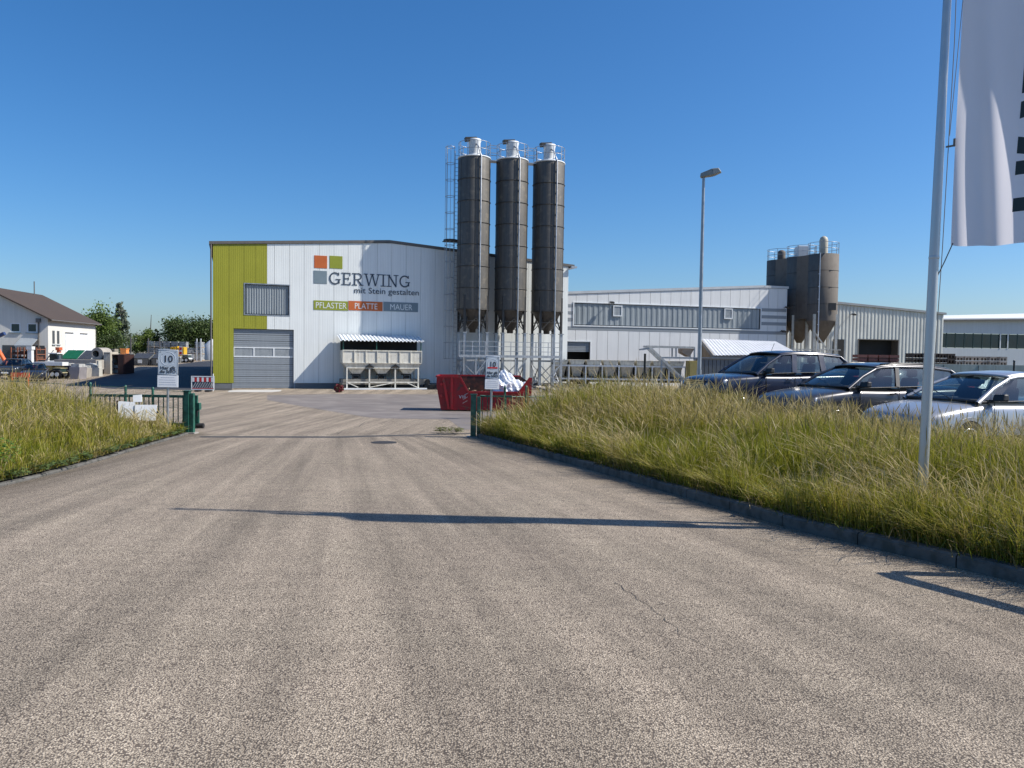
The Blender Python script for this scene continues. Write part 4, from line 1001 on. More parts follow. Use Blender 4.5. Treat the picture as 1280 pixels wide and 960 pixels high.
for u0_, u1_ in zip(cuts, cuts[1:]):
    um = (u0_+u1_)/2; iv = [(0, None)]
    for h in holes:
        if h[0] <= um <= h[1]: iv = [(0, h[2]), (h[3], None)]
    for lo, hi in iv:
        t0, t1 = (gt(u0_), gt(u1_)) if hi is None else (hi, hi)
        mb.hexa([(u0_,0,lo),(u1_,0,lo),(u1_,.3,lo),(u0_,.3,lo),(u0_,0,t0),(u1_,0,t1),(u1_,.3,t1),(u0_,.3,t0)])
mb.box(-.3, .3, 0, 0, LW, He); mb.box(-DW, .3, 0, -DW+.3, LW, He)
mb.hexa([(-DW,LW-.3,0),(0,LW-.3,0),(0,LW,0),(-DW,LW,0),(-DW,LW-.3,He-.05),(0,LW-.3,He-.05),(0,LW,He-.05),(-DW,LW,He-.05)])
mb.prism([(-DW,LW,He-.05),(0,LW,He-.05),(-DW/2,LW,Hr-.05)], (0,-.3,0)); mb.build('wall', M_rend, hs)
for a, b in wins:
    t_ = .13; mb = MB(); mb.box(a, .02, wz0_, b, .12, wz0_+t_); mb.box(a, .02, wz1_-t_, b, .12, wz1_); mb.box(a, .02, wz0_+t_, a+t_, .12, wz1_-t_); mb.box(b-t_, .02, wz0_+t_, b, .12, wz1_-t_)
    wi = mb.build('window_frame', M_white, hs); mb = MB(); mb.box(a+t_, .07, wz0_+t_, b-t_, .09, wz1_-t_); mb.build('window_pane', M_dglass, wi)
    mb = MB(); mb.box(a-.1, -.12, wz0_-.08, b+.1, .02, wz0_); mb.build('window_sill', M_greyp, wi)
for s, xa, xb in ((1, -DW/2, .45), (-1, -DW/2, -DW-.45)):
    zr2, ze2 = Hr+.08, He+.08-(Hr-He)/(DW/2)*.45; mb = MB()
    mb.hexa([(xa,-.5,zr2),(xb,-.5,ze2),(xb,LW+.5,ze2),(xa,LW+.5,zr2),(xa,-.5,zr2+.16),(xb,-.5,ze2+.16),(xb,LW+.5,ze2+.16),(xa,LW+.5,zr2+.16)]); mb.build('roof', M_roof, hs)
    mb = MB(); mb.path([(xb+.06*s,-.5,ze2+.02),(xb+.06*s,LW+.5,ze2+.02)], .08, 8); mb.build('gutter', M_fascia, hs)
mb = MB(); mb.tube((-DW/2+.3, LW-2.5, Hr), (-DW/2+.3, LW-2.5, Hr+1.7), .06); mb.build('roof_mast', M_fascia, hs)
# doors and small slots on the sunlit side (x=0 plane, facing +x)
M_wdoor = mat('white_door_sheet', (.76,.80,.83), .5, 0, .03, 1)
M_slot = mat('dark_grey_window', (.06,.065,.07), .3, 0, .1, 2)  # even dark grey for the small panes and gable doors
for pa, pb in ((81,90.5), (90.8,98.6), (99.4,108), (108.4,115.5)):
    y0, zt2 = sx_(pa, 407); y1, _ = sx_(pb, 407); mb = MB(); mb.box(.002, y0+.03, .9, .07, y1-.03, 4.15); mb.build('door', M_wdoor, hs)
for pa in (81, 99.4):
    y0, _ = sx_(pa, 407); mb = MB(); mb.box(.07, y0, 4.0, .13, y0+2.2, 4.12); mb.build('door_track', M_fascia, hs)
for pa in (65.2, 71.0):
    y0, _ = sx_(pa, 407); y1, _ = sx_(pa+2.8, 407); mb = MB(); mb.box(.002, y0, 2.75, .03, y1, 4.2); o = mb.build('window_pane', M_slot, hs)
    mb = MB(); mb.box(.002, y0-.15, 2.55, .12, y1+.15, 2.65); mb.build('window_sill', M_greyp, o)
x_, z_ = hx(48.5, 402); mb = MB(); mb.tube((x_, -.1, 0), (x_, -.1, z_+.1), .07); mb.box(x_-.2, -.3, z_-.1, x_+.2, -.02, z_+.35); mb.build('wall_pipe', M_fascia, hs)
xa, z_ = hx(26, 433); xb, _ = hx(47.5, 433); mb = MB(); mb.hexa([(xa,-1.6,z_),(xb,-1.6,z_),(xb,-.01,z_+.8),(xa,-.01,z_+.8),(xa,-1.6,z_+.12),(xb,-1.6,z_+.12),(xb,-.01,z_+.92),(xa,-.01,z_+.92)]); mb.build('door_awning', M_doorgrey, hs)
for px in (3, 40): 
    xa, z_ = hx(px, 438); mb = MB(); mb.box(xa, -.012, .1, xa+1.3, -.002, 2.5); mb.build('door', M_slot, hs)

# ------------------------------------------------------------------ trees
M_bark = mat('grey_brown_bark', (.09,.07,.05), .9, 0, .25, 5, bump=.5, bscale=20)
M_birch = mat('pale_birch_bark', (.38,.36,.33), .8, 0, .35, 5)
def tree(name, label, x, y, h, wd, kind, cols, seed, n=5200, group=None):
    rng = np.random.default_rng(seed); rnd = random.Random(seed)
    z0 = zb(y); t = thing(name, label, 'tree', (x, y, z0), 0, group)
    mb = MB(); r0 = h*.022+.05; tips = []
    mb.path([(0,0,0),(.1,.0,h*.3),(-.05,.1,h*.6),(0,0,h*.92)], [r0, r0*.8, r0*.5, r0*.1], 8)
    for i in range(11):
        a = rnd.uniform(0, 6.28); zz_ = h*rnd.uniform(.22, .75); l = wd*.42*rnd.uniform(.6, 1)*(1-.5*zz_/h); up = rnd.uniform(.15, .5)*l+h*.05
        e = Vector((math.cos(a)*l, math.sin(a)*l, zz_+up)); mb.path([(0,0,zz_), tuple(Vector((0,0,zz_)).lerp(e, .5)+Vector((0,0,.1))), tuple(e)], [r0*.4, r0*.25, r0*.06], 6); tips.append(e)
    mb.build('trunk', M_birch if kind == 'birch' else M_bark, t)
    cl = []
    nb = {'round': 46, 'birch': 26, 'bush': 30, 'tall': 46}[kind]
    for i in range(nb):
        if kind == 'birch': f = rng.uniform(.2, 1.0); r = wd*.5*(1-f)**.75*1.05+.12; a = rng.uniform(0, 6.28); q = r*rng.uniform(.2, 1); c = (math.cos(a)*q, math.sin(a)*q, h*f*.98); s = wd*.12*(1.25-f)
        else:
            u = rng.normal(size=3); u /= np.linalg.norm(u); q = rng.uniform(.45, .95); f0 = .56 if kind != 'bush' else .5
            c = (u[0]*wd*.44*q, u[1]*wd*.44*q, h*(f0+u[2]*.40*q)); s = min(h, wd)*rng.uniform(.08, .15)
        cl.append((c, s))
    k = n//nb; Ps, Cs = [], []
    for c, s in cl:
        p = rng.normal(size=(k, 3))*s*np.array([1, 1, .8])+np.array(c); b = rng.uniform(.6, 1.35); m = rng.uniform(0, 1)
        col = (np.array(cols[0])*(1-m)+np.array(cols[1])*m)*b*rng.uniform(.75, 1.25, (k, 1)); Ps.append(p); Cs.append(col)
    P_ = np.concatenate(Ps); C__ = np.concatenate(Cs); ok = P_[:, 2] > .25; P_, C__ = P_[ok], C__[ok]
    V, Q = leafquads(P_, h*.020+.04, rng); arrmesh('crown', V, [Q], np.repeat(C__, 4, 0), M_leaf, t)
    return t
def tpx(name, label, px0, px1, top, y, kind, cols, seed, n=5200, group=None):
    a, b = P(px0, 430, y), P(px1, 430, y); zt_ = P((px0+px1)/2, top, y).z; tree(name, label, (a.x+b.x)/2, y, zt_-zb(y), b.x-a.x, kind, cols, seed, n, group)
GD, GM, GL, GB = (.055,.08,.03), (.09,.135,.035), (.16,.22,.05), (.09,.12,.06)
tpx('broadleaf_tree', 'tall green tree standing right behind the white gabled house', 108, 150, 384, 130, 'tall', (GM, GL), 1, 9000)
tpx('birch_tree', 'slender pointed birch with an airy grey green crown', 138, 166, 370, 136, 'birch', ((.12,.15,.10), (.17,.20,.14)), 2, 1700)
tpx('broadleaf_tree', 'dense dark round tree nearest the green end of the big hall', 203, 246, 395, 150, 'round', (GD, GM), 3, 9000)
tpx('broadleaf_tree', 'dark tree partly hidden behind the edge of the green hall wall', 232, 276, 398, 152, 'round', (GD, GM), 4, 8000)
tpx('broadleaf_tree', 'low bright green tree beside the birch', 160, 182, 411, 150, 'bush', (GM, GL), 5, 4500)
tpx('broadleaf_tree', 'small light green tree in the middle of the low row behind the stacks', 174, 196, 408, 152, 'bush', (GL, GM), 6, 4500)
tpx('conifer_tree', 'small dark pointed tree right of the low light green ones', 190, 202, 409, 150, 'birch', (GD, GM), 7, 3500)
tpx('shrub', 'low dark bush at the foot of the tall tree by the house', 112, 160, 415, 128, 'bush', (GD, GM), 8, 6000)
mb = MB(); mb.tube((0,0,0), (.5,0,9.3), .18, .05); p = P(186.5, 440, 170); tag(mb.build('bare_pole', M_bark, loc=(p.x, 170, -.25)), 'thin leaning pole rising above the low trees', 'pole')
for px, py, h_, y in ((1, 440, 9, 400),): pass

# ------------------------------------------------------------------ stacks of pavers, left background
M_pav = mat('grey_paver_blocks', (.44,.45,.45), .9, 0, .22, 1.2, col2=(.22,.23,.24), amount=.4)
def pallet_proto(nm, label, cat, group, m, W, D, Hh, loc):
    t = thing(nm, label, cat, loc, 0, group)
    mb = MB(); mb.box(0,0,.09,W,D,.13)
    for x in (0, W/2-.06, W-.12): mb.box(x, 0, 0, x+.12, D, .09)
    mb.build('pallet', M_wood, t)
    mb = MB(); n = 5
    for i in range(n):
        j = .02 if i % 2 else 0; z0 = .13+(Hh-.13)*i/n; mb.box(.03+j, .03+j, z0, W-.03-j*.5, D-.03, z0+(Hh-.13)/n-.06)
    mb.build('paver_layers', m, t); return t
proto = None; lab = 'pallet of grey paving blocks in the long three tier stack behind the yard'
def wallstack(px0, px1, pyb, tiers, Hh, label, group, m):
    a, b = G(px0, pyb), G(px1, pyb-.2); y = (a.y+b.y)/2; zz_ = zb(y); x = a.x; first = wrapped = None; W = 1.22; n = int((b.x-a.x)/(W+.08))
    for i in range(n):
        for k in range(tiers):
            if k == tiers-1 and random.random() < .12: continue
            loc = (x+i*(W+.08)+random.uniform(-.03, .03), y+random.uniform(-.1, .1), zz_+k*(Hh+.005))
            if first is None: first = pallet_proto('paver_pallet', label, 'pallet', group, m, W, 1.1, Hh, loc)
            elif wrapped is None and k == 1 and i > n-4 and tiers == 3: wrapped = pallet_proto('wrapped_pallet', 'pallet wrapped in white film in the grey stack beside the green hall wall', 'pallet', 'white wrapped pallets in the grey stack', M_white, W, 1.1, Hh, loc)
            elif wrapped is not None and random.random() < .6 and k < 2: dup(wrapped, loc)
            else: dup(first, loc)
wallstack(150, 287, 450.5, 3, 1.02, lab, 'pallets of grey pavers stacked three high', M_pav)
wallstack(88, 152, 453.5, 2, .98, 'pallet of sandy grey blocks in the lower stack beside the tall one', 'pallets of sandy blocks stacked two high', mat('sandy_paver_blocks', (.34,.31,.26), .9, 0, .22, 1.2))
# tall posts of the stack racks
ya = G(200, 450.5).y
for px in (163.5, 185.5, 199.5, 246, 251):
    p = P(px, 450, ya-.7); mb = MB(); mb.box(-.07,-.07,0,.07,.07,3.5); tag(mb.build('rack_post', M_fascia if px < 245 else M_white, loc=(p.x, p.y, zb(p.y))), {163.5:'dark post at the left end of the tall grey stack', 185.5:'dark post left of the speed sign before the stack', 199.5:'dark post just behind the left speed sign', 246:'white post right of the yellow formwork', 251:'second white post right of the yellow formwork'}[px], 'post')
p = G(258, 450); mb = MB(); mb.lathe([(1.6,0),(1.5,2.5),(.2,3.6),(.02,3.7)], n=20); tag(mb.build('heap_cover', mat('silver_tarpaulin', (.5,.52,.54), .5, .1, .15, 2), loc=(p.x, p.y+2.5, p.z)), 'pointed silvery tarpaulin heap beside the green hall wall', 'heap')
# yellow formwork stack
M_yel = mat('yellow_paint', srgb(214,170,40), .55, 0, .12, 2, streak=.15)
def yellow():
    a, b = G(213, 450.6), G(240.5, 450.6); y = a.y-3.0; s = y/a.y; x0, x1 = a.x*s, b.x*s; zz_ = zb(y)
    t = thing('formwork_stack', 'bundle of bright yellow upright steel formwork panels', 'formwork', (x0, y, zz_)); W = x1-x0; n = 13
    me = MB(); me.box(0,0,0,.14,1.2,2.25); mm = me.mesh('panel'); mm.materials.append(M_yel)
    for i in range(n):
        o = bpy.data.objects.new('panel', mm); COL.objects.link(o); o.parent = t; o.location = (W*i/n, random.uniform(-.05, .05), 0); o.scale = (1, 1, random.uniform(.9, 1.02))
    mb = MB(); mb.box(0, .15, 0, W-.3, 1.15, 2.0); mb.build('frame', mat('dark_yellow', (.3,.2,.04), .6, 0, .2, 3), t)
yellow()
def boxthing(name, label, cat, px0, px1, pyt, pyb, depth, m, draw, group=None):
    """object standing on the ground: pixel extent gives its size at its own distance"""
    g = G((px0+px1)/2, pyb); a, b, c = P(px0, pyb, g.y), P(px1, pyb, g.y), P((px0+px1)/2, pyt, g.y)
    t = thing(name, label, cat, (a.x, g.y, g.z), 0, group); draw(t, b.x-a.x, depth, c.z-g.z, m); return t
# grey skips with slanting dark lids
def skip(t, W, D, Hh, m):
    mb = MB(); mb.hexa([(W*.08,.1,.08),(W*.92,.1,.08),(W*.92,D-.1,.08),(W*.08,D-.1,.08),(0,0,Hh*.55),(W,0,Hh*.55),(W,D,Hh*.6),(0,D,Hh*.6)]); mb.build('tub', m, t)
    for i in range(2):
        mb = MB(); a, b = W*i/2+.03, W*(i+1)/2-.03; mb.hexa([(a,-.04,Hh*.55),(b,-.04,Hh*.55),(b,D*.9,Hh*.97),(a,D*.9,Hh*.97),(a,-.04,Hh*.6),(b,-.04,Hh*.6),(b,D*.9,Hh),(a,D*.9,Hh)]); mb.build('lid', m if 'green' in m.name else mat('dark_grey_lid', (.05,.055,.065), .5, 0, .15, 2), t)
    for x in (-.04, W): mb = MB(); mb.prism([(x,.1,.1),(x,D*.9,.1),(x,D,Hh*.6),(x,D*.9,Hh*.96),(x,0,Hh*.55)], (.05,0,0)); mb.build('end_plate', m, t)
    for x in (.1, W-.3):
        mb = MB(); mb.box(x, .2, 0, x+.2, .5, .1); mb.box(x, D-.5, 0, x+.2, D-.2, .1); mb.build('foot', M_black, t)
    mb = MB(); mb.box(W*.38, -.05, Hh*.2, W*.62, -.012, Hh*.48); mb.build('notice', M_white, t)
M_skg = mat('grey_skip_paint', (.17,.18,.18), .6, .1, .15, 2, streak=.2)
boxthing('lidded_skip', 'grey skip with slanting dark lids and a white notice', 'skip', 164, 186, 441.5, 457, 1.6, M_skg, skip, 'grey skips with slanting lids')
boxthing('lidded_skip', 'grey skip with dark lid partly behind the left speed sign', 'skip', 189, 207, 441, 457.3, 1.6, M_skg, skip, 'grey skips with slanting lids')
def loader(t, W, D, Hh, m):
    mb = MB(); mb.box(.1, .1, .45, W-.1, D, Hh*.6); mb.build('body', m, t, bevel=.06)
    mb = MB(); mb.box(W*.2, .2, Hh*.6, W*.8, D*.8, Hh*.95); cabn = mb.build('cab', M_dglass, t, bevel=.05)
    mb = MB(); mb.box(W*.15, .15, Hh*.95, W*.85, D*.85, Hh); mb.build('cab_roof', m, cabn)
    for x in (.35, W-.35):
        for y in (0, D-.2):
            mb = MB(); mb.tube((x, y-.1, .38), (x, y+.16, .38), .38, n=18); wh = mb.build('wheel', M_black, t); mb = MB(); mb.tube((x, y-.12, .38), (x, y-.1, .38), .18, n=14); mb.build('rim', M_white, wh)
boxthing('wheel_loader', 'small grey machine with a round wheel left of the lidded skips', 'machine', 154.5, 163.5, 442, 457, 1.6, M_skg, loader)
boxthing('small_truck', 'small white vehicle parked before the yellow formwork', 'vehicle', 225, 236, 443.2, 453.4, 1.8, M_white, loader)
def stonecrate(t, W, D, Hh, m):
    mb = MB(); mb.hexa([(.08,0,0),(W-.08,0,0),(W-.08,D,0),(.08,D,0),(0,0,Hh*.8),(W,0,Hh*.8),(W,D,Hh*.8),(0,D,Hh*.8)]); mb.build('tub', m, t)
    mb = MB(); mb.box(W*.12, .1, Hh*.8, W*.88, D-.1, Hh); mb.build('lid', M_pav, t)
boxthing('grey_tub', 'small grey tub left of the small white vehicle', 'tub', 220, 225, 445.5, 453.5, 1.1, M_skg, stonecrate)
t = thing('warning_board', 'red and white board standing before the yellow formwork', 'sign', tuple(G(226, 452.5)))
mb = MB(); mb.bar((0,0,0), (0,0,2.2), .06); mb.build('post', M_galv, t); mb = MB(); mb.box(-.22,-.06,1.0,.22,-.03,2.3); pn = mb.build('panel', M_white, t)
M_redp = mat('signal_red_paint', srgb(185,35,35), .45, 0, .08, 3)
for z in (1.1, 1.75): mb = MB(); mb.box(-.19,-.072,z,.19,-.061,z+.4); mb.build('red_field', M_redp, pn)
p = G(153.5, 456); mb = MB(); mb.box(0,0,0,.75,.7,.9); mb.box(-.05,-.05,.9,.8,.75,1.0); tag(mb.build('orange_box', mat('orange_paint', srgb(225,140,70), .6, 0, .1, 3), loc=(p.x-.3, p.y, p.z+1.1)), 'pale orange crate on top of the dark brown container', 'crate')

# items of the storage yard, nearest left group
def grey_house_items():
    def brownbox(t, W, D, Hh, m):
        mb = MB(); mb.box(0,0,.06,.07,D,Hh); mb.box(W-.07,0,.06,W,D,Hh); mb.box(.07,0,Hh-.1,W-.07,D,Hh); mb.box(.07,0,0,W-.07,D,.08); mb.box(.07,D-.05,.08,W-.07,D,Hh-.1); mb.build('frame', m, t)
        mb = MB(); mb.box(W*.55,-.06,.06,W*.62,.0,Hh-.02); mb.box(W*.62,-.05,.08,W*.95,-.01,Hh-.08); mb.build('door', m, t)
        for i in range(3): mb = MB(); mb.box(.1,.3,.5+i*.55,W*.53,D-.1,.56+i*.55); mb.build('shelf', m, t)
        mb = MB(); mb.box(.08,.5,.1,W*.5,D-.1,.45); mb.box(.12,.5,.57,W*.4,D-.1,.9); mb.build('contents', M_greyp, t)
    boxthing('storage_container', 'dark brown open fronted steel container at the end of the yard row', 'container', 138.5, 155.5, 443, 467.5, 2.0, mat('dark_brown_paint', (.05,.022,.02), .6, .1, .2, 3), brownbox)
    def slab(t, W, D, Hh, m):
        mb = MB(); mb.box(0,0,0,W,D,Hh); mb.build('slab', m, t, bevel=.03); mb = MB(); mb.box(W*.1,-.03,Hh*.93,W*.9,-.001,Hh*.96); mb.build('lifting_slot', M_fascia, t)
    boxthing('precast_element', 'tall cream concrete element left of the brown container', 'concrete element', 129.5, 138.2, 440, 467.5, 1.5, mat('cream_concrete', (.52,.49,.42), .85, 0, .1, 1, streak=.2), slab)
    def pipeblock(t, W, D, Hh, m):
        mb = MB(); zc = Hh-W*.5; n = 20; vo, vi = [], []
        for i in range(n):
            a = 2*math.pi*i/n; vo.append((W/2+math.cos(a)*W*.5, 0, zc+math.sin(a)*W*.5)); vi.append((W/2-.1*W+math.cos(a)*W*.27, 0, zc+math.sin(a)*W*.27))
        V = vo+vi+[(x, D, z) for x, y, z in vo]+[(x, D*.9, z) for x, y, z in vi]
        mb.add(V, [(i, (i+1) % n, n+(i+1) % n, n+i) for i in range(n)]+[(i, 2*n+i, 2*n+(i+1) % n, (i+1) % n) for i in range(n)]+[(n+i, n+(i+1) % n, 3*n+(i+1) % n, 3*n+i) for i in range(n)]+[tuple(range(3*n, 4*n))])
        mb.build('pipe_ring', m, t); mb = MB(); mb.tube((W*.4, D*.5, zc), (W*.4, D*.52, zc), W*.3, n=20); mb.build('dark_bore', M_dark, t)
        mb = MB(); mb.box(0, 0, 0, W, D, zc-W*.42); mb.build('pedestal', m, t)
    boxthing('concrete_pipe', 'grey concrete pipe with a round black bore on a block', 'concrete pipe', 113.5, 129.2, 434.5, 467, 1.8, M_concrete, pipeblock)
    def lblock(t, W, D, Hh, m):
        mb = MB(); mb.box(0,0,0,W*.45,D,Hh*.82); mb.box(W*.45,0,0,W,D*.5,Hh*.55); mb.prism([(W*.45,0,Hh*.55),(W*.8,0,Hh*.55),(W*.45,0,Hh*.82)], (0,D*.5,0)); mb.box(W*.82,0,Hh*.55,W*.95,D*.5,Hh); mb.build('stone', m, t)
        mb = MB(); mb.bar((W*.3, -.02, Hh*.85), (W*.9, -.02, Hh*.7), .07); mb.build('beam', M_white, t)
    boxthing('concrete_angle', 'pale stepped concrete element with an upright rib', 'concrete element', 107.5, 124, 451, 470.5, 1.2, mat('pale_precast', (.5,.5,.46), .85, 0, .12, 2, streak=.2), lblock)
    boxthing('grey_tub', 'grey lidded tub before the long pale slab', 'tub', 86.5, 99.5, 455, 474, 1.2, mat('grey_plastic', (.24,.23,.25), .6, 0, .15, 2), stonecrate)
    boxthing('grey_tub', 'narrower stone grey tub right beside the lidded tub', 'tub', 99.8, 107, 457, 472, 1.1, M_concrete, stonecrate)
    boxthing('blue_tub', 'dark navy tub left of the grey tubs', 'tub', 76.5, 87, 454, 469, 1.1, mat('navy_plastic', (.015,.02,.04), .5, 0, .2, 3), stonecrate)
    boxthing('green_skip', 'green lidded skip before the white double doors', 'skip', 74.5, 96, 437.5, 464, 1.8, mat('bright_green_paint', srgb(20,92,62), .5, 0, .12, 2), skip)
    boxthing('lidded_skip', 'dark grey skip standing right of the green skip', 'skip', 96.5, 113, 438, 464.5, 1.8, M_skg, skip)
    def lslab(t, W, D, Hh, m):
        mb = MB(); mb.box(0,0,Hh*.35,W,D,Hh); mb.build('slab', m, t); 
        for x in (.2, W*.5, W-.5): mb = MB(); mb.box(x,0,0,x+.3,D,Hh*.35); mb.build('bearer', M_wood, t)
    boxthing('long_slab', 'long pale concrete slab lying on bearers behind the tubs', 'slab', 68, 120, 449.5, 468, 1.5, M_concrete, lslab)
    def wpost(t, W, D, Hh, m):
        mb = MB(); mb.box(0,0,0,W,D,Hh); mb.box(-.08,-.08,Hh*.88,W+.08,D+.08,Hh); mb.build('post', m, t)
    boxthing('white_post', 'thick white upright post in front of the rusty rack', 'post', 34.5, 39.5, 433, 466, .4, M_white, wpost)
    def rack(t, W, D, Hh, m):
        for x in (0, W*.25, W*.5, W*.75, W-.1):
            
            for y_ in (0, D-.1): mb = MB(); mb.box(x,y_,0,x+.1,y_+.1,Hh); mb.build('upright', m, t)
        for k in range(5): mb = MB(); z = Hh*(.06+.21*k); mb.box(0,.1,z,W,D-.1,z+.08); mb.build('shelf', m, t)
        rr = random.Random(3)
        for k in range(4):
            for i in range(4):
                z = Hh*(.06+.21*k)+.08; x = W*i/4+.15; mb = MB(); mb.box(x, .2, z, x+W/4-.3, D-.2, z+Hh*rr.uniform(.05, .13)); mb.build('stored_part', M_rust if rr.random() < .6 else M_dark, t)
    boxthing('steel_rack', 'rusty orange steel rack full of dark castings', 'rack', 13, 46, 434, 464, 1.6, mat('rusty_orange', (.24,.09,.05), .8, 0, .3, 3), rack)
    g = G(46, 466); t = thing('ladder', 'pale ladder leaning against the machinery beside the rack', 'ladder', tuple(g)); 
    for s in (0, .75): mb = MB(); mb.bar((s,0,0), (1.0+s,1.2,2.3), .08); mb.build('stile', M_galv, t)
    for k in range(7): f = (k+.7)/8; mb = MB(); mb.bar((f,1.2*f,2.3*f), (f+.75,1.2*f,2.3*f), .05); mb.build('rung', M_galv, t)
    boxthing('white_machine', 'white boxed machine between the ladder and the green skip', 'machine', 57, 73, 441, 466, 1.6, M_white, loader)
    def flat(t, W, D, Hh, m):
        mb = MB(); mb.box(0,0,Hh*.75,W,D,Hh); mb.build('bed', m, t); 
        for x in (.3, W*.4, W-.8): mb = MB(); mb.box(x,.2,0,x+.5,D-.2,Hh*.75); mb.build('support', mat('dull_yellow', (.28,.24,.10), .7, 0, .3, 2) if x > 1 else M_fascia, t)
    boxthing('white_beam_bed', 'long white beam lying across low supports behind the dark car', 'beam', 42, 78, 452.5, 470, 1.0, M_white, flat)
    boxthing('yellow_machine', 'dull yellow low machine left of the navy tub', 'machine', 61, 77, 460, 473.5, 1.4, mat('faded_yellow', (.33,.30,.18), .7, 0, .25, 2), loader)
    # orange digger arm
    g = G(2, 470); t = thing('digger', 'orange digger arm with a blue tip at the left picture edge', 'digger', (g.x-1, g.y, g.z)); mo = mat('orange_machine', srgb(215,105,55), .5, 0, .15, 2)
    mb = MB(); mb.path([(-1.5,0,1.2),(-.6,0,3.0),(.6,0,2.6),(1.6,0,.9)], .17, 6); mb.build('boom', mo, t)
    mb = MB(); mb.bar((-.8,0,2.9), (1.4,-.1,3.9), .28); mb.build('dipper', mat('blue_paint', (.03,.06,.16), .5, 0, .1, 3), t)
    mb = MB(); mb.box(-3,-1,.5,-1,1,2.2); mb.build('body', mo, t, bevel=.1); mb = MB(); mb.box(-3.2,-1.3,0,-.8,-.8,.6); mb.box(-3.2,.8,0,-.8,1.3,.6); mb.build('track', M_black, t)
    # red barrier behind the grass
    g = G(25, 486); t = thing('red_barrier', 'bright orange red plastic barrier showing above the left grass', 'barrier', (g.x-.6, g.y, g.z)); mr_ = mat('orange_red_plastic', srgb(232,84,50), .5, 0, .06, 3)
    mb = MB(); mb.box(0,0,.75,1.2,.06,1.05); mb.build('board', mr_, t); mb = MB(); mb.box(.05,-.02,0,.13,.06,.75); mb.box(1.07,-.02,0,1.15,.06,.75); mb.build('leg', mr_, t)
    for i, (a, b, top, bot, lbl) in enumerate(((-3,5,444,466,'rusty rack end'), )): pass
    def drums(t, W, D, Hh, m):
        mb = MB(); mb.lathe([(W/2,0),(W/2,Hh*.33),(W/2+.02,Hh*.34),(W/2,Hh*.36),(W/2,Hh*.97),(W/2-.03,Hh),(.01,Hh)], (W/2,W/2,0), 18); mb.build('drum', m, t)
    boxthing('blue_drum', 'dark plastic drum between the white machine and the green skip', 'drum', 70.5, 75, 444, 466, .8, mat('dark_blue_plastic', (.03,.05,.07), .5, 0, .1, 3), drums)
    boxthing('orange_hydrant', 'orange capped standpipe behind the white machine', 'standpipe', 71, 74, 434, 465, .4, mat('orange_pipe_paint', srgb(200,100,60), .6, 0, .15, 3), wpost)
grey_house_items()

# ------------------------------------------------------------------ red-white barrier at hall corner
g0 = G(239, 489.5)
t = thing('road_barrier', 'low red and white striped barrier fence at the green hall corner', 'barrier', tuple(g0), A.a*.3)
W = (267-239)/960*g0.y; mb = MB()
for z in (.12, .95): mb.box(0,-.02,z,W,.02,z+.06)
mb.box(0,-.02,.18,.05,.02,.95); mb.box(W-.05,-.02,.18,W,.02,.95); mb.build('frame', M_white, t)
for i in range(9):
    x = .06+(W-.12)*i/9; w_ = (W-.12)/9
    mb = MB(); mb.box(x+.01,-.015,.64,x+w_-.01,.015,.92); mb.build('reflector', M_redp if i % 2 else M_white, t)
    mb = MB(); mb.bar((x,0,.2), (x+w_*1.6 if i < 8 else x+w_, 0, .6), .035, .02); mb.build('slat', M_white, t)
mb = MB(); mb.box(.05,-.02,.185,W-.05,.02,.235); mb.build('lower_band', M_redp, t)
mb = MB()
for x in (.3, W-.5): mb.box(x,-.35,0,x+.25,.35,.11)
mb.build('foot', M_black, t)
mb = MB(); mb.tube((0,0,0),(0,0,1.15),.03); p = G(266.5, 489); tag(mb.build('marker_pole', M_white, loc=p), 'thin white pole at the foot of the green hall corner', 'pole')

# ------------------------------------------------------------------ gates, fence, signs
yL = 19.95
def gateX(px, y): return P(px, 500, y).x
def sliding_gate():
    x0, x1 = gateX(113, yL+.35), gateX(247, yL+.35); z = zb(yL)
    t = thing('sliding_gate', 'open green sliding gate with thin upright bars left of the road', 'gate', (x0, yL+.35, z)); W = x1-x0; zt_ = P(200, 493.5, yL+.35).z-z
    mb = MB(); mb.box(0,-.03,zt_-.07,W-.32,.03,zt_); mb.build('top_rail', M_fgreen, t)
    mb = MB(); mb.box(0,-.06,.1,W,.06,.24); mb.build('bottom_rail', M_fgreen, t)
    n = int(W/.125); me = MB(); me.box(-.011,-.011,.24,.011,.011,zt_-.07); mm = me.mesh('bar'); mm.materials.append(M_fgreen)
    for i in range(1, n):
        x = W*i/n
        if x > W-.36: continue
        o = bpy.data.objects.new('bar', mm); COL.objects.link(o); o.parent = t; o.location = (x, 0, 0)
    mb = MB(); mb.box(W-.36,-.04,.24,W-.30,.04,zt_); mb.box(W-.30,-.03,zt_-.06,W-.06,.03,zt_); mb.box(W-.06,-.04,.24,W,.04,zt_); mb.build('end_frame', M_fgreen, t)
    mb = MB(); mb.box(W-.02,-.07,zt_-.38,W+.07,.07,zt_-.2); mb.box(W+.0,-.03,zt_-.75,W+.04,.03,zt_-.38); lk = mb.build('lock_case', M_fgreen, t)
    mb = MB(); mb.tube((W+.04,-.13,zt_-.42),(W+.04,-.13,zt_-.55),.015); mb.tube((W+.04,-.13,zt_-.42),(W+.04,-.06,zt_-.42),.015); mb.build('handle', M_black, lk)
    mb = MB(); mb.tube((W-.1,0,.17),(W+.16,0,.17),.07,n=12); mb.build('guide_roller', M_black, t)
sliding_gate()
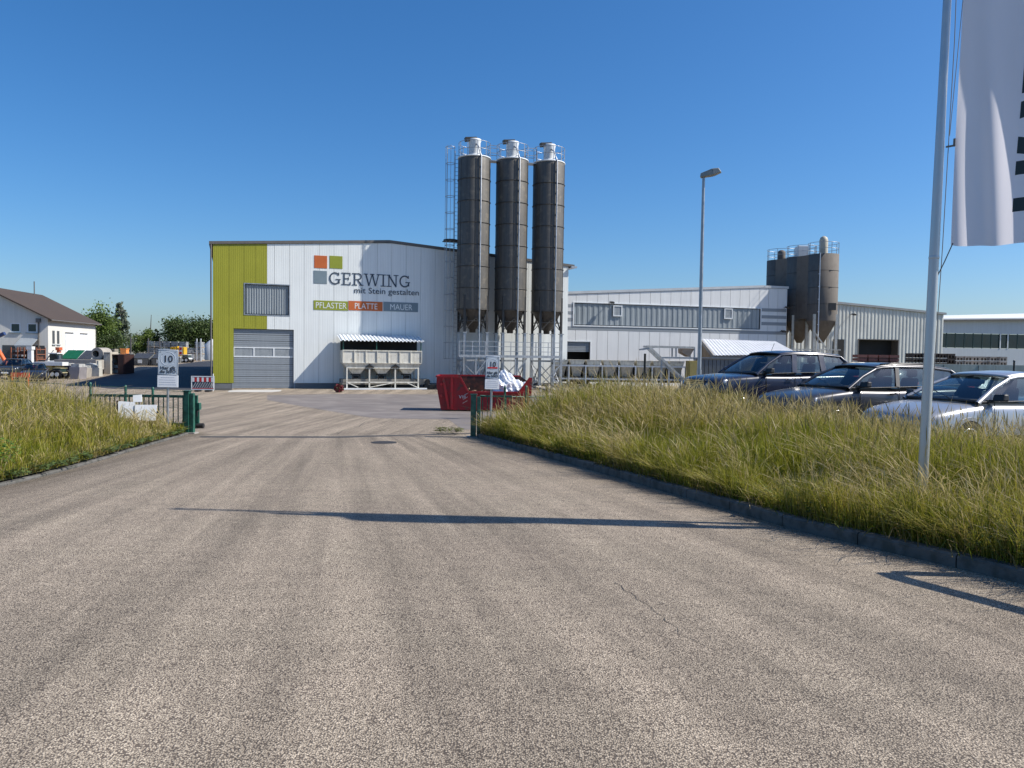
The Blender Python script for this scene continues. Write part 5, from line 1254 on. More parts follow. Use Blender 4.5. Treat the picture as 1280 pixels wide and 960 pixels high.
def portal(px, py_t, lbl, s):
    x = gateX(px, yL); zt_ = P(px, py_t, yL).z; z = zb(yL); t = thing('gate_post', lbl, 'gate post', (x, yL, z))
    mb = MB(); mb.box(-.11,-.08,0,.03,.08,zt_-z); mb.box(.05*s+.0,-.06,0,.05*s+.09,.06,zt_-z-.05); mb.build('upright', M_fgreen, t, bevel=.008)
    mb = MB(); mb.box(-.13,-.1,zt_-z,.05,.1,zt_-z+.02); mb.build('cap', M_fgreen, t); mb = MB(); mb.box(-.2,-.14,-.05,.2,.14,.03); mb.build('base_plate', M_concrete, t)
portal(236, 489, 'thick green double post guiding the left sliding gate', 1)
portal(594, 493.5, 'green double post at the right side of the gateway', 1)
def fence_post(x, y, z, h, lbl, m=None, strut=None, grp=None):
    t = thing('fence_post', lbl, 'fence post', (x, y, z), 0, grp); mb = MB(); mb.tube((0,0,0),(0,0,h),.032,n=10); mb.lathe([(.036,h-.03),(.036,h+.01),(.005,h+.03)], n=10); mb.build('post', m or M_fgreen, t)
    if strut: mb = MB(); mb.tube((0,0,h*.8),(strut,0,0),.022,n=8); mb.build('brace', m or M_fgreen, t)
for px, top, st, lb_ in ((113, 479, -.5, 'leftmost green fence post with a slanting brace'), (157, 482.5, None, 'green fence post behind the white boards'), (191, 485, None, 'green fence post between the white boards and the speed sign')):
    x = gateX(px, 20.6); z = zb(20.6)-.1; fence_post(x, 20.6, z, P(px, top, 20.6).z-z, lb_, None, st)
mb = MB(); xs_ = [gateX(p_, 20.6) for p_ in (-60, 20, 113, 157, 191, 232)]; zs_ = [P(p_, q_, 20.6).z for p_, q_ in ((-60,474),(20,477),(113,482),(157,484),(191,487),(232,490))]
for k in (0, .45):
    mb.path([(x, 20.62, z-k) for x, z in zip(xs_, zs_)], .006, 5)
tag(mb.build('fence_wire', M_fgreen), 'thin green wires running between the left fence posts', 'wire')
# right fence
DRn = DR
for px, top, st, lb_, m in ((631, 484, None, 'first green fence post right of the gateway', None), (657.5, 483, None, 'second green fence post right of the gateway', None), (683.5, 484, .5, 'black braced fence post in the grass right of the container', M_blacks)):
    d = {631: 20.3, 657.5: 20.7, 683.5: 21.2}[px]; x = gateX(px, d); z = zb(d)-.05; fence_post(x, d, z, P(px, top, d).z-z, lb_, m, st)
x = P(805.5, 480, 27).x; t = thing('fence_post', 'black post with two slanting struts before the row of hoppers', 'fence post', (x, 27, -.5)); h_ = P(805.5, 442, 27).z+.5
mb = MB(); mb.tube((0,0,0),(0,0,h_),.04); mb.build('post', M_blacks, t)
for s in (-.45, .4): mb = MB(); mb.tube((0,0,h_*.72),(s*1.3,0,.6),.025); mb.build('brace', M_blacks, t)
mb = MB(); mb.path([(gateX(600, 20.1), 20.1, P(600,494.5,20.1).z), (gateX(631,20.3), 20.3, P(631,496,20.3).z), (gateX(657,20.7), 20.7, P(657,496,20.7).z), (gateX(683,21.2), 21.2, P(683,496,21.2).z)], .018, 6)
tag(mb.build('fence_rail', M_fgreen), 'green rail running from the right gate post into the grass', 'rail')
# short end of a gate leaf at the right with upright bars
x = gateX(600, 20.15); z = zb(20.1); t = thing('gate_end_panel', 'short green barred panel between the right gate post and the speed sign', 'gate panel', (x, 20.15, z)); zt_ = P(610, 494, 20.15).z-z
mb = MB(); mb.box(0,-.02,zt_-.05,.85,.02,zt_); mb.box(0,-.02,.12,.85,.02,.18); mb.build('rail', M_fgreen, t)
for i in range(7): mb = MB(); mb.box(.06+i*.125,-.01,.18,.08+i*.125,.01,zt_-.05); mb.build('bar', M_fgreen, t)

M_sign = mat('sign_face_grey', (.47,.53,.60), .4, .1, .05, 4, streak=.08); M_signw = mat('sign_face_white', (.70,.72,.76), .4, 0, .04, 4)
M_signt = mat('sign_black', (.02,.022,.03), .5, 0, .05, 3); M_faint = mat('faint_sign_print', (.36,.40,.50), .5, 0, .05, 3); M_ring = mat('faded_ring_print', (.54,.59,.66), .5, 0, .05, 3)
def speed_sign(px, pt, pm, pb, y, wpx, lbl, red):
    a = P(px, pt, y); zt_, zm_, zb_ = P(px, pt, y).z, P(px, pm, y).z, P(px, pb, y).z; z = zb(y)-.03; W = wpx/960*y
    t = thing('speed_sign', lbl, 'traffic sign', (a.x, y, z), .0); t.rotation_euler = (0, R(.9), R(15)); h0, h1, h2 = zt_-z, zm_-z, zb_-z
    mb = MB(); mb.tube((0,0.03,0),(0,0.03,h0-.05),.03,n=12); mb.build('pole', M_galv, t)
    up = MB(); up.box(-W/2,-.02,h1+.005,W/2,-.002,h0); u = up.build('upper_plate', M_sign, t, bevel=.006)
    mb = MB(); f = W/2-.012; mb.path([(-f,-.022,h1+.017),(f,-.022,h1+.017),(f,-.022,h0-.012),(-f,-.022,h0-.012)], .006, 4, True); mb.build('plate_rim', M_ring, u)
    cz = h0-(h0-h1)*.36; mb = MB(); mb.ring((0,-.021,cz), W*.36, .004, 28, 4, 'y'); mb.build('ring_print', M_ring, u)
    o = lettering('10', W*.50, M_signt, u, (0,-.024,cz-W*.17), None, .0015, 'CENTER')
    if red: mb = MB(); mb.box(-W*.36,-.026,cz-W*.30,W*.36,-.021,cz-W*.20); mb.build('red_arc_print', M_redp, u)
    lettering('Hier gilt', W*.25, M_signt, u, (0,-.024,h1+(h0-h1)*.225), W*.74, .0006, 'CENTER'); lettering('die StVO', W*.25, M_signt, u, (0,-.024,h1+(h0-h1)*.08), W*.78, .0006, 'CENTER')
    for s in (-1, 1): mb = MB(); mb.tube((s*W*.36,-.028,h0-.06),(s*W*.36,-.018,h0-.06),.009,n=8); mb.build('screw', M_fascia, u)
    lw = MB(); lw.box(-W*.52,-.02,h2,W*.52,-.002,h1-.005); l = lw.build('lower_plate', M_signw, t, bevel=.012)
    for i in range(4):
        zz_ = h1-(h1-h2)*(.22+.19*i); ww = W*(.34 if i == 0 else .42); mb = MB(); x = -ww
        while x < ww-.02: s = random.uniform(.02, .05); mb.box(x,-.0225,zz_,min(ww, x+s),-.0205,zz_+.012); x += s+.008
        mb.build('small_print', M_faint, l)
    for s in (-1, 1): mb = MB(); mb.bar((s*.045,.005,h0-.12),(s*.045,.04,h0-.12),.02); mb.build('clamp', M_galv, t)
speed_sign(208.5, 437, 468.8, 484.3, 19.3, 23.5, 'speed limit sign on a pole at the left of the gateway, before the dark asphalt', False)
speed_sign(614.3, 444.8, 473.8, 486.8, 19.8, 17.8, 'speed limit sign with a red line before the red container', True)
# white boards on a brown post
def boards():
    y = 18.9; x = P(147, 510, y).x; z = zb(y); t = thing('blank_boards', 'group of blank white boards on a brown post before the left gate', 'board', (x, y, z))
    q = lambda px, py: (P(px, py, y).x-x, P(px, py, y).z-z); pts = lambda L_: [(a, 0, b) for a, b in (q(*p) for p in L_)]
    a, b = q(146, 501); mb = MB(); mb.box(a-.02,.02,0,a+.05,.09,b); mb.build('post', mat('brown_timber_post', (.07,.035,.025), .8, 0, .2, 4), t)
    M_bd = mat('white_enamel_board', (.70,.73,.76), .4, 0, .05, 6, streak=.1, bump=.2, bscale=3, bdist=.03)
    for L_, dy in (([(147.5,501.5),(164,503.5),(164.5,525),(147.5,524)], 0), ([(164.5,506.5),(186.5,507.5),(185,527.5),(164.7,526)], -.03), ([(162,494.5),(170.5,494),(171,503),(162.3,503.2)], .0)):
        p_ = pts(L_); p_ = [(a_, dy+a_*.55, c_) for a_, _, c_ in p_]; mb = MB(); mb.prism(p_, (0,.02,0)); mb.build('board', M_bd, t)
    a1, b1 = q(147, 515); a2, b2 = q(186, 517); mb = MB(); mb.bar((a1,.07,b1),(a2,.07+a2*.55,b2),.05); mb.bar((a2-.15,.08+a2*.55,0),(a2-.15,.08+a2*.55,b2),.05); mb.build('frame', M_fascia, t)
boards()

# ------------------------------------------------------------------ red container
def container():
    g = G(552, 514.5); y = 33.6; a = P(545.5, 500, y); b = P(665, 500, y); z = zb(y); W = b.x-a.x; Hh = P(560, 472.3, y).z-z; Hl = P(600, 491.5, y).z-z
    t = thing('red_container', 'open red steel waste container with a dipped side and rubble bags inside', 'container', (a.x, y, z), R(2)); D = 2.0
    M_red = mat('worn_red_paint', srgb(158,22,30), .45, 0, .14, 2, col2=(.13,.03,.025), amount=.22, streak=.2)
    M_redin = mat('rusty_inside', (.13,.05,.035), .9, 0, .3, 2, col2=(.05,.03,.025), amount=.6, bump=.4)
    s = .19*W*.5
    side = [(s*.5, 0), (W-s*.5, 0), (W-.02, Hl*.9), (W, Hh), (W-.12, Hh), (W*.86, Hl), (W*.33, Hl), (W*.245, Hh), (0, Hh), (0, Hh*.72)]
    mb = MB(); mb.prism([(x, 0, z_+.05) for x, z_ in side], (0,.05,0)); mb.build('near_side', M_red, t)
    far = [(s*.5, 0), (W-s*.5, 0), (W, Hh*.8), (W*.9, Hh), (0, Hh), (0, Hh*.72)]
    mb = MB(); mb.prism([(x, D-.05, z_+.05) for x, z_ in far], (0,.05,0)); mb.build('far_side', M_redin, t)
    mb = MB(); mb.hexa([(s*.5,.05,.05),(W-s*.5,.05,.05),(W-s*.5,D-.05,.05),(s*.5,D-.05,.05),(s*.5,.05,.12),(W-s*.5,.05,.12),(W-s*.5,D-.05,.12),(s*.5,D-.05,.12)]); mb.build('floor', M_redin, t)
    for xb_, xt, nm in ((s*.5, 0, 'left'), (W-s*.5, W, 'right')):
        e = .05 if nm == 'left' else -.05; mb = MB(); mb.hexa([(xb_,.05,.12),(xb_+e,.05,.12),(xb_+e,D-.05,.12),(xb_,D-.05,.12),(xt,.05,Hh),(xt+e,.05,Hh),(xt+e,D-.05,Hh),(xt,D-.05,Hh)]); mb.build('end_wall', M_red if nm == 'left' else M_redin, t)
    mb = MB(); rim = [(0,-.03,Hh+.05),(W*.245,-.03,Hh+.05),(W*.33,-.03,Hl+.05),(W*.86,-.03,Hl+.05),(W-.1,-.03,Hh+.05)]
    for p_, q_ in zip(rim, rim[1:]): mb.bar(p_, q_, .09, .07)
    mb.bar((0,-.03,Hh+.05),(0,D,Hh+.05),.08,.07); mb.bar((0,D-.02,Hh+.06),(W*.9,D-.02,Hh+.06),.08,.07); mb.build('rim', M_red, t)
    for x in (.07, .16, .42, .58, .74, .9):
        top = Hh if x < .24 else Hl; mb = MB(); mb.bar((W*x+(.25 if x < .1 else 0),-.045,.1),(W*x,-.045,top),.1,.08); mb.build('side_rib', M_red, t)
    for z_ in (.25, .6): mb = MB(); mb.tube((W*.05,-.1,Hh*z_+.3),(W*.05,.0,Hh*z_+.3),.06); mb.build('lifting_pin', M_red, t)
    lettering('V', .2, M_pale, t, (W*.235,-.035,Hl-.24)); lettering('H', .2, M_pale, t, (W*.27,-.035,Hl-.24))
    for i in range(3): mb = MB(); mb.bar((W*.275+.02*i,-.02,.35+i*.17),(W*.275+.2+.02*i,-.02,.47+i*.17),.07,.01); mb.build('warning_stripe', M_pale, t)
    # rubbish
    rr = random.Random(4); mb = MB(); cs = [mat('broken_timber', (.33,.24,.15), .9, 0, .3, 4), M_rust, M_concrete]
    for k in range(26):
        c = Vector((rr.uniform(.2, .5)*W, rr.uniform(.3, D-.3), rr.uniform(.6, Hl*1.05))); d = Vector((rr.uniform(-1, 1), rr.uniform(-.5, .5), rr.uniform(-.3, .5)))*rr.uniform(.2, .6)
        mb.bar(c-d, c+d, rr.uniform(.04, .16), rr.uniform(.02, .08))
    mb.box(.3,.2,.12,W*.66,D-.2,.6); w1 = mb.build('scrap_load', cs[0], None, loc=t.location); w1['kind'] = 'stuff'; w1['label'] = 'broken timber and scrap lying in the red container'; w1['category'] = 'scrap'
    M_foil = mat('crumpled_white_film', (.72,.74,.78), .35, 0, .06, 5, bump=.5, bscale=6, bdist=.05)
    for cx, cz, rx, rz, sd_, lb_ in ((.70, Hl+.14, .60, .62, 1, 'largest crumpled white film bag heaped on the red container'), (.80, Hl-.02, .5, .5, 2, 'low crumpled white film bundle in the middle of the heap'), (.885, Hl+.0, .36, .38, 3, 'small crumpled white film bundle at the right end of the red container')):
        rg = np.random.default_rng(sd_); ks = rg.normal(size=(14, 3)); ph = rg.uniform(0, 6, 14)
        def fn(u, v):
            th = u*2*math.pi; f_ = v*math.pi; d = np.array([math.sin(f_)*math.cos(th), math.sin(f_)*math.sin(th), math.cos(f_)])
            r = 1+.22*sum(abs(math.sin(float(k_@d)*2.4+p_)) for k_, p_ in zip(ks, ph))/14*2-.25+.09*math.sin(9*d[0]+7*d[2]+sd_)+.07*math.sin(15*d[2]-11*d[1])+.05*math.sin(23*d[0]+19*d[2])
            return (d[0]*rx*r, d[1]*.6*r, d[2]*rz*r*(1.25 if d[2] > 0 else .8))
        mb = MB(); mb.grid(fn, 40, 28, False); tag(mb.build('film_bag', M_foil, loc=(a.x+cx*W, y+.95, z+cz)), lb_, 'waste bag', 'film bags in the container')
container()
# rubble by the silo feet
rr = random.Random(8); mb = MB()
for k in range(260):
    px, py = rr.uniform(672, 770), rr.uniform(484, 492); g = G(px, py); s = rr.uniform(.05, .28); c = g+Vector((0,0,s*.3+rr.uniform(0, .25))); d = Vector((rr.uniform(-1,1), rr.uniform(-1,1), rr.uniform(-.4,.4))).normalized()*s
    mb.bar(c-d, c+d, s*rr.uniform(.4, 1), s*rr.uniform(.3, .7), (rr.uniform(-1,1), rr.uniform(-1,1), 1))
o = mb.build('rubble', mat('pale_rubble', (.42,.38,.31), .9, 0, .3, 3, col2=(.2,.17,.13), amount=.4)); o['kind'] = 'stuff'; o['label'] = 'pale rubble and broken blocks at the foot of the right silo'; o['category'] = 'rubble'
mb = MB(); a = G(700, 489); b = G(765, 487); mb.path([tuple(a+Vector((0,0,.05))), tuple(a.lerp(b,.4)+Vector((0,.5,.12))), tuple(b+Vector((0,0,.05)))], .05, 8); tag(mb.build('green_hose', mat('green_hose_rubber', (.03,.16,.10), .5, 0, .1, 3)), 'green hose lying on the rubble by the right silo', 'hose')

# ------------------------------------------------------------------ row of feed hoppers before the low hall
def hopper_row():
    y = 60.5; x0 = P(690, 480, y).x; x1 = P(856, 480, y).x; z = BASE; zt_ = P(780, 450.5, y).z-z; zc_ = P(780, 457, y).z-z; zk = P(780, 471, y).z-z; n = 8
    t = thing('hopper_row', 'long row of cream steel feed hoppers on a white frame before the low hall', 'hopper', (x0, y, z)); W = x1-x0; p = W/n
    for i in range(n):
        a, b = i*p+.05, (i+1)*p-.05; m_ = (a+b)/2
        mb = MB(); mb.hexa([(m_-.3,.5,zk),(m_+.3,.5,zk),(m_+.3,1.1,zk),(m_-.3,1.1,zk),(a+.15,.05,zc_-.1),(b-.15,.05,zc_-.1),(b-.15,1.6,zc_-.1),(a+.15,1.6,zc_-.1)])
        mb.hexa([(a+.15,.05,zc_-.1),(b-.15,.05,zc_-.1),(b-.15,1.6,zc_-.1),(a+.15,1.6,zc_-.1),(a,-.1,zt_),(b,-.1,zt_),(b,1.75,zt_),(a,1.75,zt_)]); o = mb.build('hopper', M_beigest, t)
        mb = MB(); mb.box(m_-.35,.3,zk-.4,m_+.35,1.2,zk-.02); mb.tube((m_-.5,.3,zk-.2),(m_+.1,.3,zk-.2),.16); mb.build('gate_motor', M_fascia, o)
    mb = MB(); mb.box(0,1.8,zk-.5,W,1.9,zc_); mb.build('dark_rear', M_dark, t)
    zr = zk+.25
    mb = MB(); mb.bar((0,-.15,zc_-.05),(W,-.15,zc_-.05),.1,.12); mb.bar((0,-.15,.85),(W,-.15,.85),.1,.12); mb.build('rail', M_white, t)
    for i in range(n+1):
        for y_ in (-.16, 1.6): mb = MB(); mb.bar((i*p,y_,0),(i*p,y_,zc_),.11); mb.build('leg', M_white, t)
    for i in (0, 3, 6): mb = MB(); mb.bar((i*p,-.17,.85),(i*p+p,-.17,.1),.07); mb.build('brace', M_white, t)
hopper_row()
def conveyor():
    y = 57; q = lambda px, py, d=0: Vector((P(px, py, y).x, d, P(px, py, y).z-zb(y))); t = thing('conveyor_frame', 'pale steel conveyor frame with slanting struts left of the lamp post', 'conveyor', (0, y, zb(y)))
    for a, b, w_ in (((808,433),(868,434.5),.14), ((812,434),(854,474),.16), ((803,437),(818,434),.1), ((826,447),(925,448.5),.12), ((868,434),(868,447),.1), ((845,434.5),(845,446),.1)):
        
        for d__ in (0, 1.4): mb = MB(); mb.bar(q(*a, d__), q(*b, d__), w_); mb.build('strut', M_beigest if w_ > .13 else M_galv, t)
    for px in (827, 868, 925): mb = MB(); mb.bar(q(px, 448), Vector((q(px, 448).x, 0, 0)), .12); mb.build('leg', M_galv, t)
    mb = MB(); a, b = q(853,435.5), q(866,445.5); mb.prism([a, q(868,436), q(862,446), q(853,441)], (0,1.5,0)); mb.build('discharge_hood', mat('rust_stained_hood', (.40,.30,.22), .8, 0, .25, 2), t)
    c = q(857, 451); d = q(871, 470)
    y2 = 54; a = P(861, 451, y2); b = P(872.5, 451, y2); t2 = thing('yellow_cabinet', 'dull yellow steel cabinet behind the lamp post', 'cabinet', (a.x, y2, zb(y2)))
    hh = a.z-zb(y2); mb = MB(); mb.box(0,0,0,b.x-a.x,1,hh); mb.build('body', mat('ochre_paint', (.36,.28,.09), .7, 0, .15, 2, streak=.2), t2, bevel=.02); mb = MB(); mb.box(.08,-.03,.1,b.x-a.x-.08,-.001,hh-.1); mb.build('door', mat('ochre_door', (.40,.32,.11), .7, 0, .12, 2), t2)
    a = P(876, 449.5, 56); b = P(925, 449.5, 56); t3 = thing('grey_site_container', 'low blue grey container under the corrugated shelter roof', 'container', (a.x, 56, zb(56))); hh = a.z-zb(56); n = 10; W = b.x-a.x
    for i in range(n): mb = MB(); mb.box(W*i/n+.02,0,.1,W*(i+1)/n-.02,.06,hh); mb.build('wall_panel', mat('blue_grey_sheet', (.13,.15,.17), .6, .1, .12, 2, streak=.15), t3)
    mb = MB(); mb.box(0,.07,.05,W,2.2,hh); mb.box(-.03,-.03,hh,W+.03,2.25,hh+.12); mb.box(-.03,-.03,0,W+.03,2.25,.1); mb.build('frame', M_fascia, t3)
conveyor()
def shelter():
    y0, y1 = 57.5, 63.5; a = P(877, 424, y1); b = P(970, 427, y1); c = P(893.5, 444.5, y0); d = P(1000, 443, y0)
    t = thing('shelter', 'low shelter roofed with white corrugated sheet left of the brown silo block', 'shelter', (c.x, y0, zb(58))); z = t.location.z
    n = 24; vs = []; A0, B0, C0, D0 = a-t.location, b-t.location, c-t.location, d-t.location
    for i in range(n*2+1):
        f = i/(n*2); o = Vector((0,0,.045 if i % 2 else 0)); vs += [tuple(C0.lerp(D0, f)+o), tuple(A0.lerp(B0, f)+o)]
    mb = MB(); mb.add(vs, [(2*i, 2*i+2, 2*i+3, 2*i+1) for i in range(n*2)]); mb.build('corrugated_roof', mat('weathered_white_corrugated', (.74,.75,.76), .5, .1, .1, 1.5, streak=.1), t, solid=.02)
    mb = MB(); mb.bar(A0+Vector((-.05,0,-.12)), C0+Vector((-.05,0,-.12)), .12, .3); mb.build('verge_board', M_concrete, t)
    mb = MB(); mb.bar(C0+Vector((0,-.02,-.1)), D0+Vector((0,-.02,-.1)), .08, .16); mb.build('fascia', M_fascia, t)
    for q_ in (C0, C0.lerp(D0,.5), D0, A0, B0): mb = MB(); mb.box(q_.x-.08,q_.y+.05,0,q_.x+.08,q_.y+.21,q_.z-.12); mb.build('post', M_beigest, t)
    mb = MB(); mb.box(A0.x,A0.y-.1,0,B0.x,A0.y,A0.z-.2); mb.build('rear_wall', M_concrete, t)
    mb = MB(); mb.prism([(A0.x+.05,A0.y-.1,A0.z-.25),(C0.x+.1,.2,C0.z-.2),(C0.x+.1,.2,C0.z-1.0),(A0.x+.05,A0.y-.1,C0.z-1.0)], (.08,0,0)); mb.build('gable_board', M_wood, t)
shelter()
# stacks on the right
def bricks_right():
    y = 62; a = P(1072, 452.5, y); b = P(1125.5, 452.5, y); zt_ = P(1100, 442.5, y).z; z = zb(y); W = b.x-a.x; first = None; n = 4
    for i in range(n):
        for k in range(2):
            t_ = (zt_-z)/2; loc = (a.x+W*i/n, y, z+k*t_)
            if first is None: first = pallet_proto('brick_pallet', 'pallet of red brown bricks before the dark doorway of the corrugated hall', 'pallet', 'red brown brick pallets', mat('red_brown_brick', (.22,.10,.08), .85, 0, .2, 2), W/n-.05, 1.1, t_-.01, loc)
            else: dup(first, loc)
    y = 58; a = P(1143, 453, y); b = P(1258, 453, y); zt_ = P(1200, 441.5, y).z; z = zb(y); W = b.x-a.x; n = 11; rr = random.Random(2)
    M_dw = mat('dark_timber', (.07,.055,.045), .9, 0, .3, 3); M_lw = mat('grey_timber', (.36,.31,.26), .9, 0, .25, 3)
    proto = {}
    for i in range(n):
        kind = 0 if i < 5 else 1; loc = (a.x+W*i/n, y+rr.uniform(-.2,.2), z); hh = (zt_-z)*rr.uniform(.93, 1.0)
        if kind not in proto:
            t = thing('timber_stack', ['stack of dark pallets and timber left of the pale ones', 'stack of pale grey pallets before the far hall'][kind], 'pallet stack', loc, 0, ['dark timber stacks', 'pale pallet stacks'][kind]); w_ = W/n-.06
            for k in range(9):
                mb = MB(); z_ = hh*k/9
                for x in (0, w_/2-.05, w_-.1): mb.box(x,0,z_,x+.1,1.2,z_+hh/9*.55)
                mb.box(0,0,z_+hh/9*.56,w_,1.2,z_+hh/9*.9); mb.build('pallet', M_lw if kind else M_dw, t)
            proto[kind] = t
        else: dup(proto[kind], loc)
bricks_right()
# low concrete wall behind the cars, with stones as blocks
y = 29; a = P(1005, 460, y); b = P(1330, 460, y+1); root = thing('low_wall', 'low grey green concrete block wall behind the parked cars', 'wall', (a.x, y, -.3)); n = 16; W = b.x-a.x; h_ = P(1150, 454.5, y).z+.3
me = MB(); me.box(.01,0,0,W/n-.01,.4,h_/2-.01); mm = me.mesh('block'); mm.materials.append(mat('mossy_concrete_block', (.40,.43,.39), .85, 0, .15, 1.5, streak=.2))
for i in range(n):
    for k in range(2): o = bpy.data.objects.new('block', mm); COL.objects.link(o); o.parent = root; o.location = (W/n*i, random.uniform(-.01,.01), k*h_/2)
struct_m = MB(); struct_m.quad((14,24.6,-.02),(60,26,-.02),(60,31,-.02),(10,31,-.02)); struct(struct_m.build('rear_verge', M_verge))
x = P(1267, 470, 26).x; fence_post(x, 26, -.05, P(1267,451,26).z+.05, 'dark fence post at the right picture edge behind the silver car', M_blacks)

# ------------------------------------------------------------------ lamp post
y = 28.0; p = P(873.5, 480, y); pt = P(878.4, 221, y)
t = thing('street_lamp', 'tall galvanised lamp post with a single head behind the navy car', 'street lamp', (p.x, y, -.4)); H_ = pt.z+.4
mb = MB(); mb.tube((0,0,0),(0,0,1.5),.095,.09,16); mb.tube((0,0,1.5),(0,0,H_),.075,.052,16,False); mb.build('pole', M_galv, t)
hd_ = MB(); ex = .62
hd_.hexa([(-.12,-.13,H_-.03),(ex*.55,-.16,H_+.02),(ex*.55,.16,H_+.02),(-.12,.13,H_-.03),(-.1,-.1,H_+.12),(ex*.5,-.12,H_+.26),(ex*.5,.12,H_+.26),(-.1,.1,H_+.12)])
hd_.hexa([(ex*.55,-.16,H_+.02),(ex,-.11,H_+.12),(ex,.11,H_+.12),(ex*.55,.16,H_+.02),(ex*.5,-.12,H_+.26),(ex*.85,-.08,H_+.27),(ex*.85,.08,H_+.27),(ex*.5,.12,H_+.26)])
hl_ = hd_.build('lamp_head', mat('grey_lamp_housing', (.30,.30,.27), .5, .2, .1, 4), t, bevel=.02); hl_.rotation_euler = (0,0,R(-20))
mb = MB(); mb.grid(lambda u, v: (.08+u*(ex-.14), (v-.5)*.22, H_-.02+.16*u-.07*math.sin(math.pi*u)*math.sin(math.pi*v)), 8, 6); mb.build('lamp_glass', M_pane, hl_)

# ------------------------------------------------------------------ flagpole and banner
yF = 8.35; b0 = P(1154.5, 590, yF); tilt = R(.9)
fp = thing('flagpole', 'white aluminium flagpole standing in the grass before the silver car', 'flagpole', (b0.x-.01, yF, .1)); fp.rotation_euler = (0, tilt, 0)
HF = 7.8; mb = MB(); mb.tube((0,0,-.2),(0,0,2.6),.053,.05,20); mb.tube((0,0,2.6),(0,0,HF),.05,.032,20); mb.lathe([(.05,2.58),(.055,2.6),(.05,2.62)], n=20); mb.build('pole', mat('satin_aluminium', (.50,.52,.53), .38, .6, .06, 5), fp)
mb = MB(); mb.lathe([(.0,HF),(.05,HF+.02),(.06,HF+.08),(.02,HF+.14),(.0,HF+.15)], n=14); mb.build('finial', M_galv, fp)
mb = MB(); mb.path([(.06,0,1.15),(.075,-.02,2.7),(.09,-.02,4.9),(.06,0,HF-.1)], .0045, 5); mb.path([(.09,-.02,3.9),(.17,-.02,5.6),(.2,-.02,4.4)], .004, 5); mb.build('halyard', mat('grey_rope', (.25,.25,.25), .8, 0, .1, 5), fp)
mb = MB(); mb.bar((.06,-.02,3.78),(.16,-.02,3.8),.018); mb.tube((.15,-.02,3.79),(.15,-.02,3.87),.018,n=8); mb.build('cleat', M_fascia, fp)
M_flag = bpy.data.materials.new('white_polyester_flag'); M_flag.use_nodes = True; n_ = M_flag.node_tree.nodes; L_ = M_flag.node_tree.links
pb = n_['Principled BSDF']; pb.inputs['Base Color'].default_value = (.82,.81,.86,1); pb.inputs['Roughness'].default_value = .6
tb = n_.new('ShaderNodeBsdfTranslucent'); tb.inputs['Color'].default_value = (.84,.82,.86,1); mx_ = n_.new('ShaderNodeMixShader'); mx_.inputs[0].default_value = .5
L_.new(pb.outputs[0], mx_.inputs[1]); L_.new(tb.outputs[0], mx_.inputs[2]); L_.new(mx_.outputs[0], n_['Material Output'].inputs['Surface'])
fl_x0, fl_w, fz0, fz1 = .205, 1.5, 2.73, 7.05
def flagpt(u, v):
    """u across from the pole, v upward"""
    x = u*fl_w; z = fz0+v*(fz1-fz0); s = 1-v
    d = .10*math.sin(3.1*u*fl_w*1.6+1.7*v*2+.5)*min(1, u*3)+.075*math.sin(9.0*x-3.2*s*1.5+.8)*u**.5*(.35+.65*min(1, s*1.2))+.035*math.sin(17*x+5*v)*s
    d += .09*math.sin(5.2*(x*.9+(v-.35)*1.4))*u*.9
    z -= .03*math.sin(6*x)*s*.5
    return (fl_x0+x*.97+.03*s*-(1-u), -.02+d, z)
fb = thing('company_banner', 'long white banner with dark blue block letters hanging from the flagpole', 'flag', fp.location); fb.rotation_euler = (0, R(.35), R(-13))
mb = MB(); mb.grid(flagpt, 90, 140); mb.build('cloth', M_flag, fb)
M_fink = mat('dark_teal_flag_print', (.01,.03,.04), .6, 0, .05, 3)
def patch(x0, x1, z0a, z1a, z0b, z1b):                     # print following the cloth, left edge z0a..z1a, right edge z0b..z1b
    def f(u, v):
        x = x0+(x1-x0)*u; z = (z0a+(z0b-z0a)*u)*(1-v)+(z1a+(z1b-z1a)*u)*v; p_ = flagpt(x/fl_w, (z-fz0)/(fz1-fz0)); return (p_[0], p_[1]-.004, p_[2])
    mb = MB(); mb.grid(f, 16, 10); return mb
zf = lambda py: P(1268, py, yF).z-.1-.06
def zloc(py): return zf(py)+.0
xl = .575
for nm, a, b, c, d in (('I', 262.5, 246, 262.5, 246), ('I', 218, 201.5, 218, 201.5), ('V', 192, 172, 205, 187), ('V', 151, 131, 138, 118), ('E', 121, 78, 121, 78), ('A', 71, 51, 60, 40)):
    patch(xl, xl+.42, zloc(a), zloc(b), zloc(c), zloc(d)).build('printed_letter', M_fink, fb)
patch(xl+.17, xl+.25, zloc(246), zloc(218), zloc(246), zloc(218)).build('printed_letter', M_fink, fb)
mb = MB(); mb.path([(.06,-.01,2.4),(.12,-.02,2.55),(fl_x0-.01,-.02,fz0+.02)], .006, 5); mb.build('tie', M_fascia, fb)
mb = MB(); mb.tube((0,0,fz1+.03),(fl_x0+fl_w,0,fz1+.03),.014); mb.build('top_arm', M_galv, fb)
# unseen tube frame, added and shaped to cast the shadow on the road
t = thing('tube_frame', 'rounded steel tube frame in the grass beyond the right picture edge', 'frame', (5.0, 6.25, 0)); d = Vector((.43,-.9,0)).normalized(); h_ = 1.66
mb = MB(); mb.path([(0,0,0),(0,0,h_-.18),tuple(d*.05+Vector((0,0,h_-.05))),tuple(d*.2+Vector((0,0,h_)))]+[tuple(d*1.9+Vector((0,0,h_))),tuple(d*2.05+Vector((0,0,h_-.05))),tuple(d*2.1+Vector((0,0,h_-.18))),tuple(d*2.1)], .075, 12); mb.build('tube', M_galv, t)

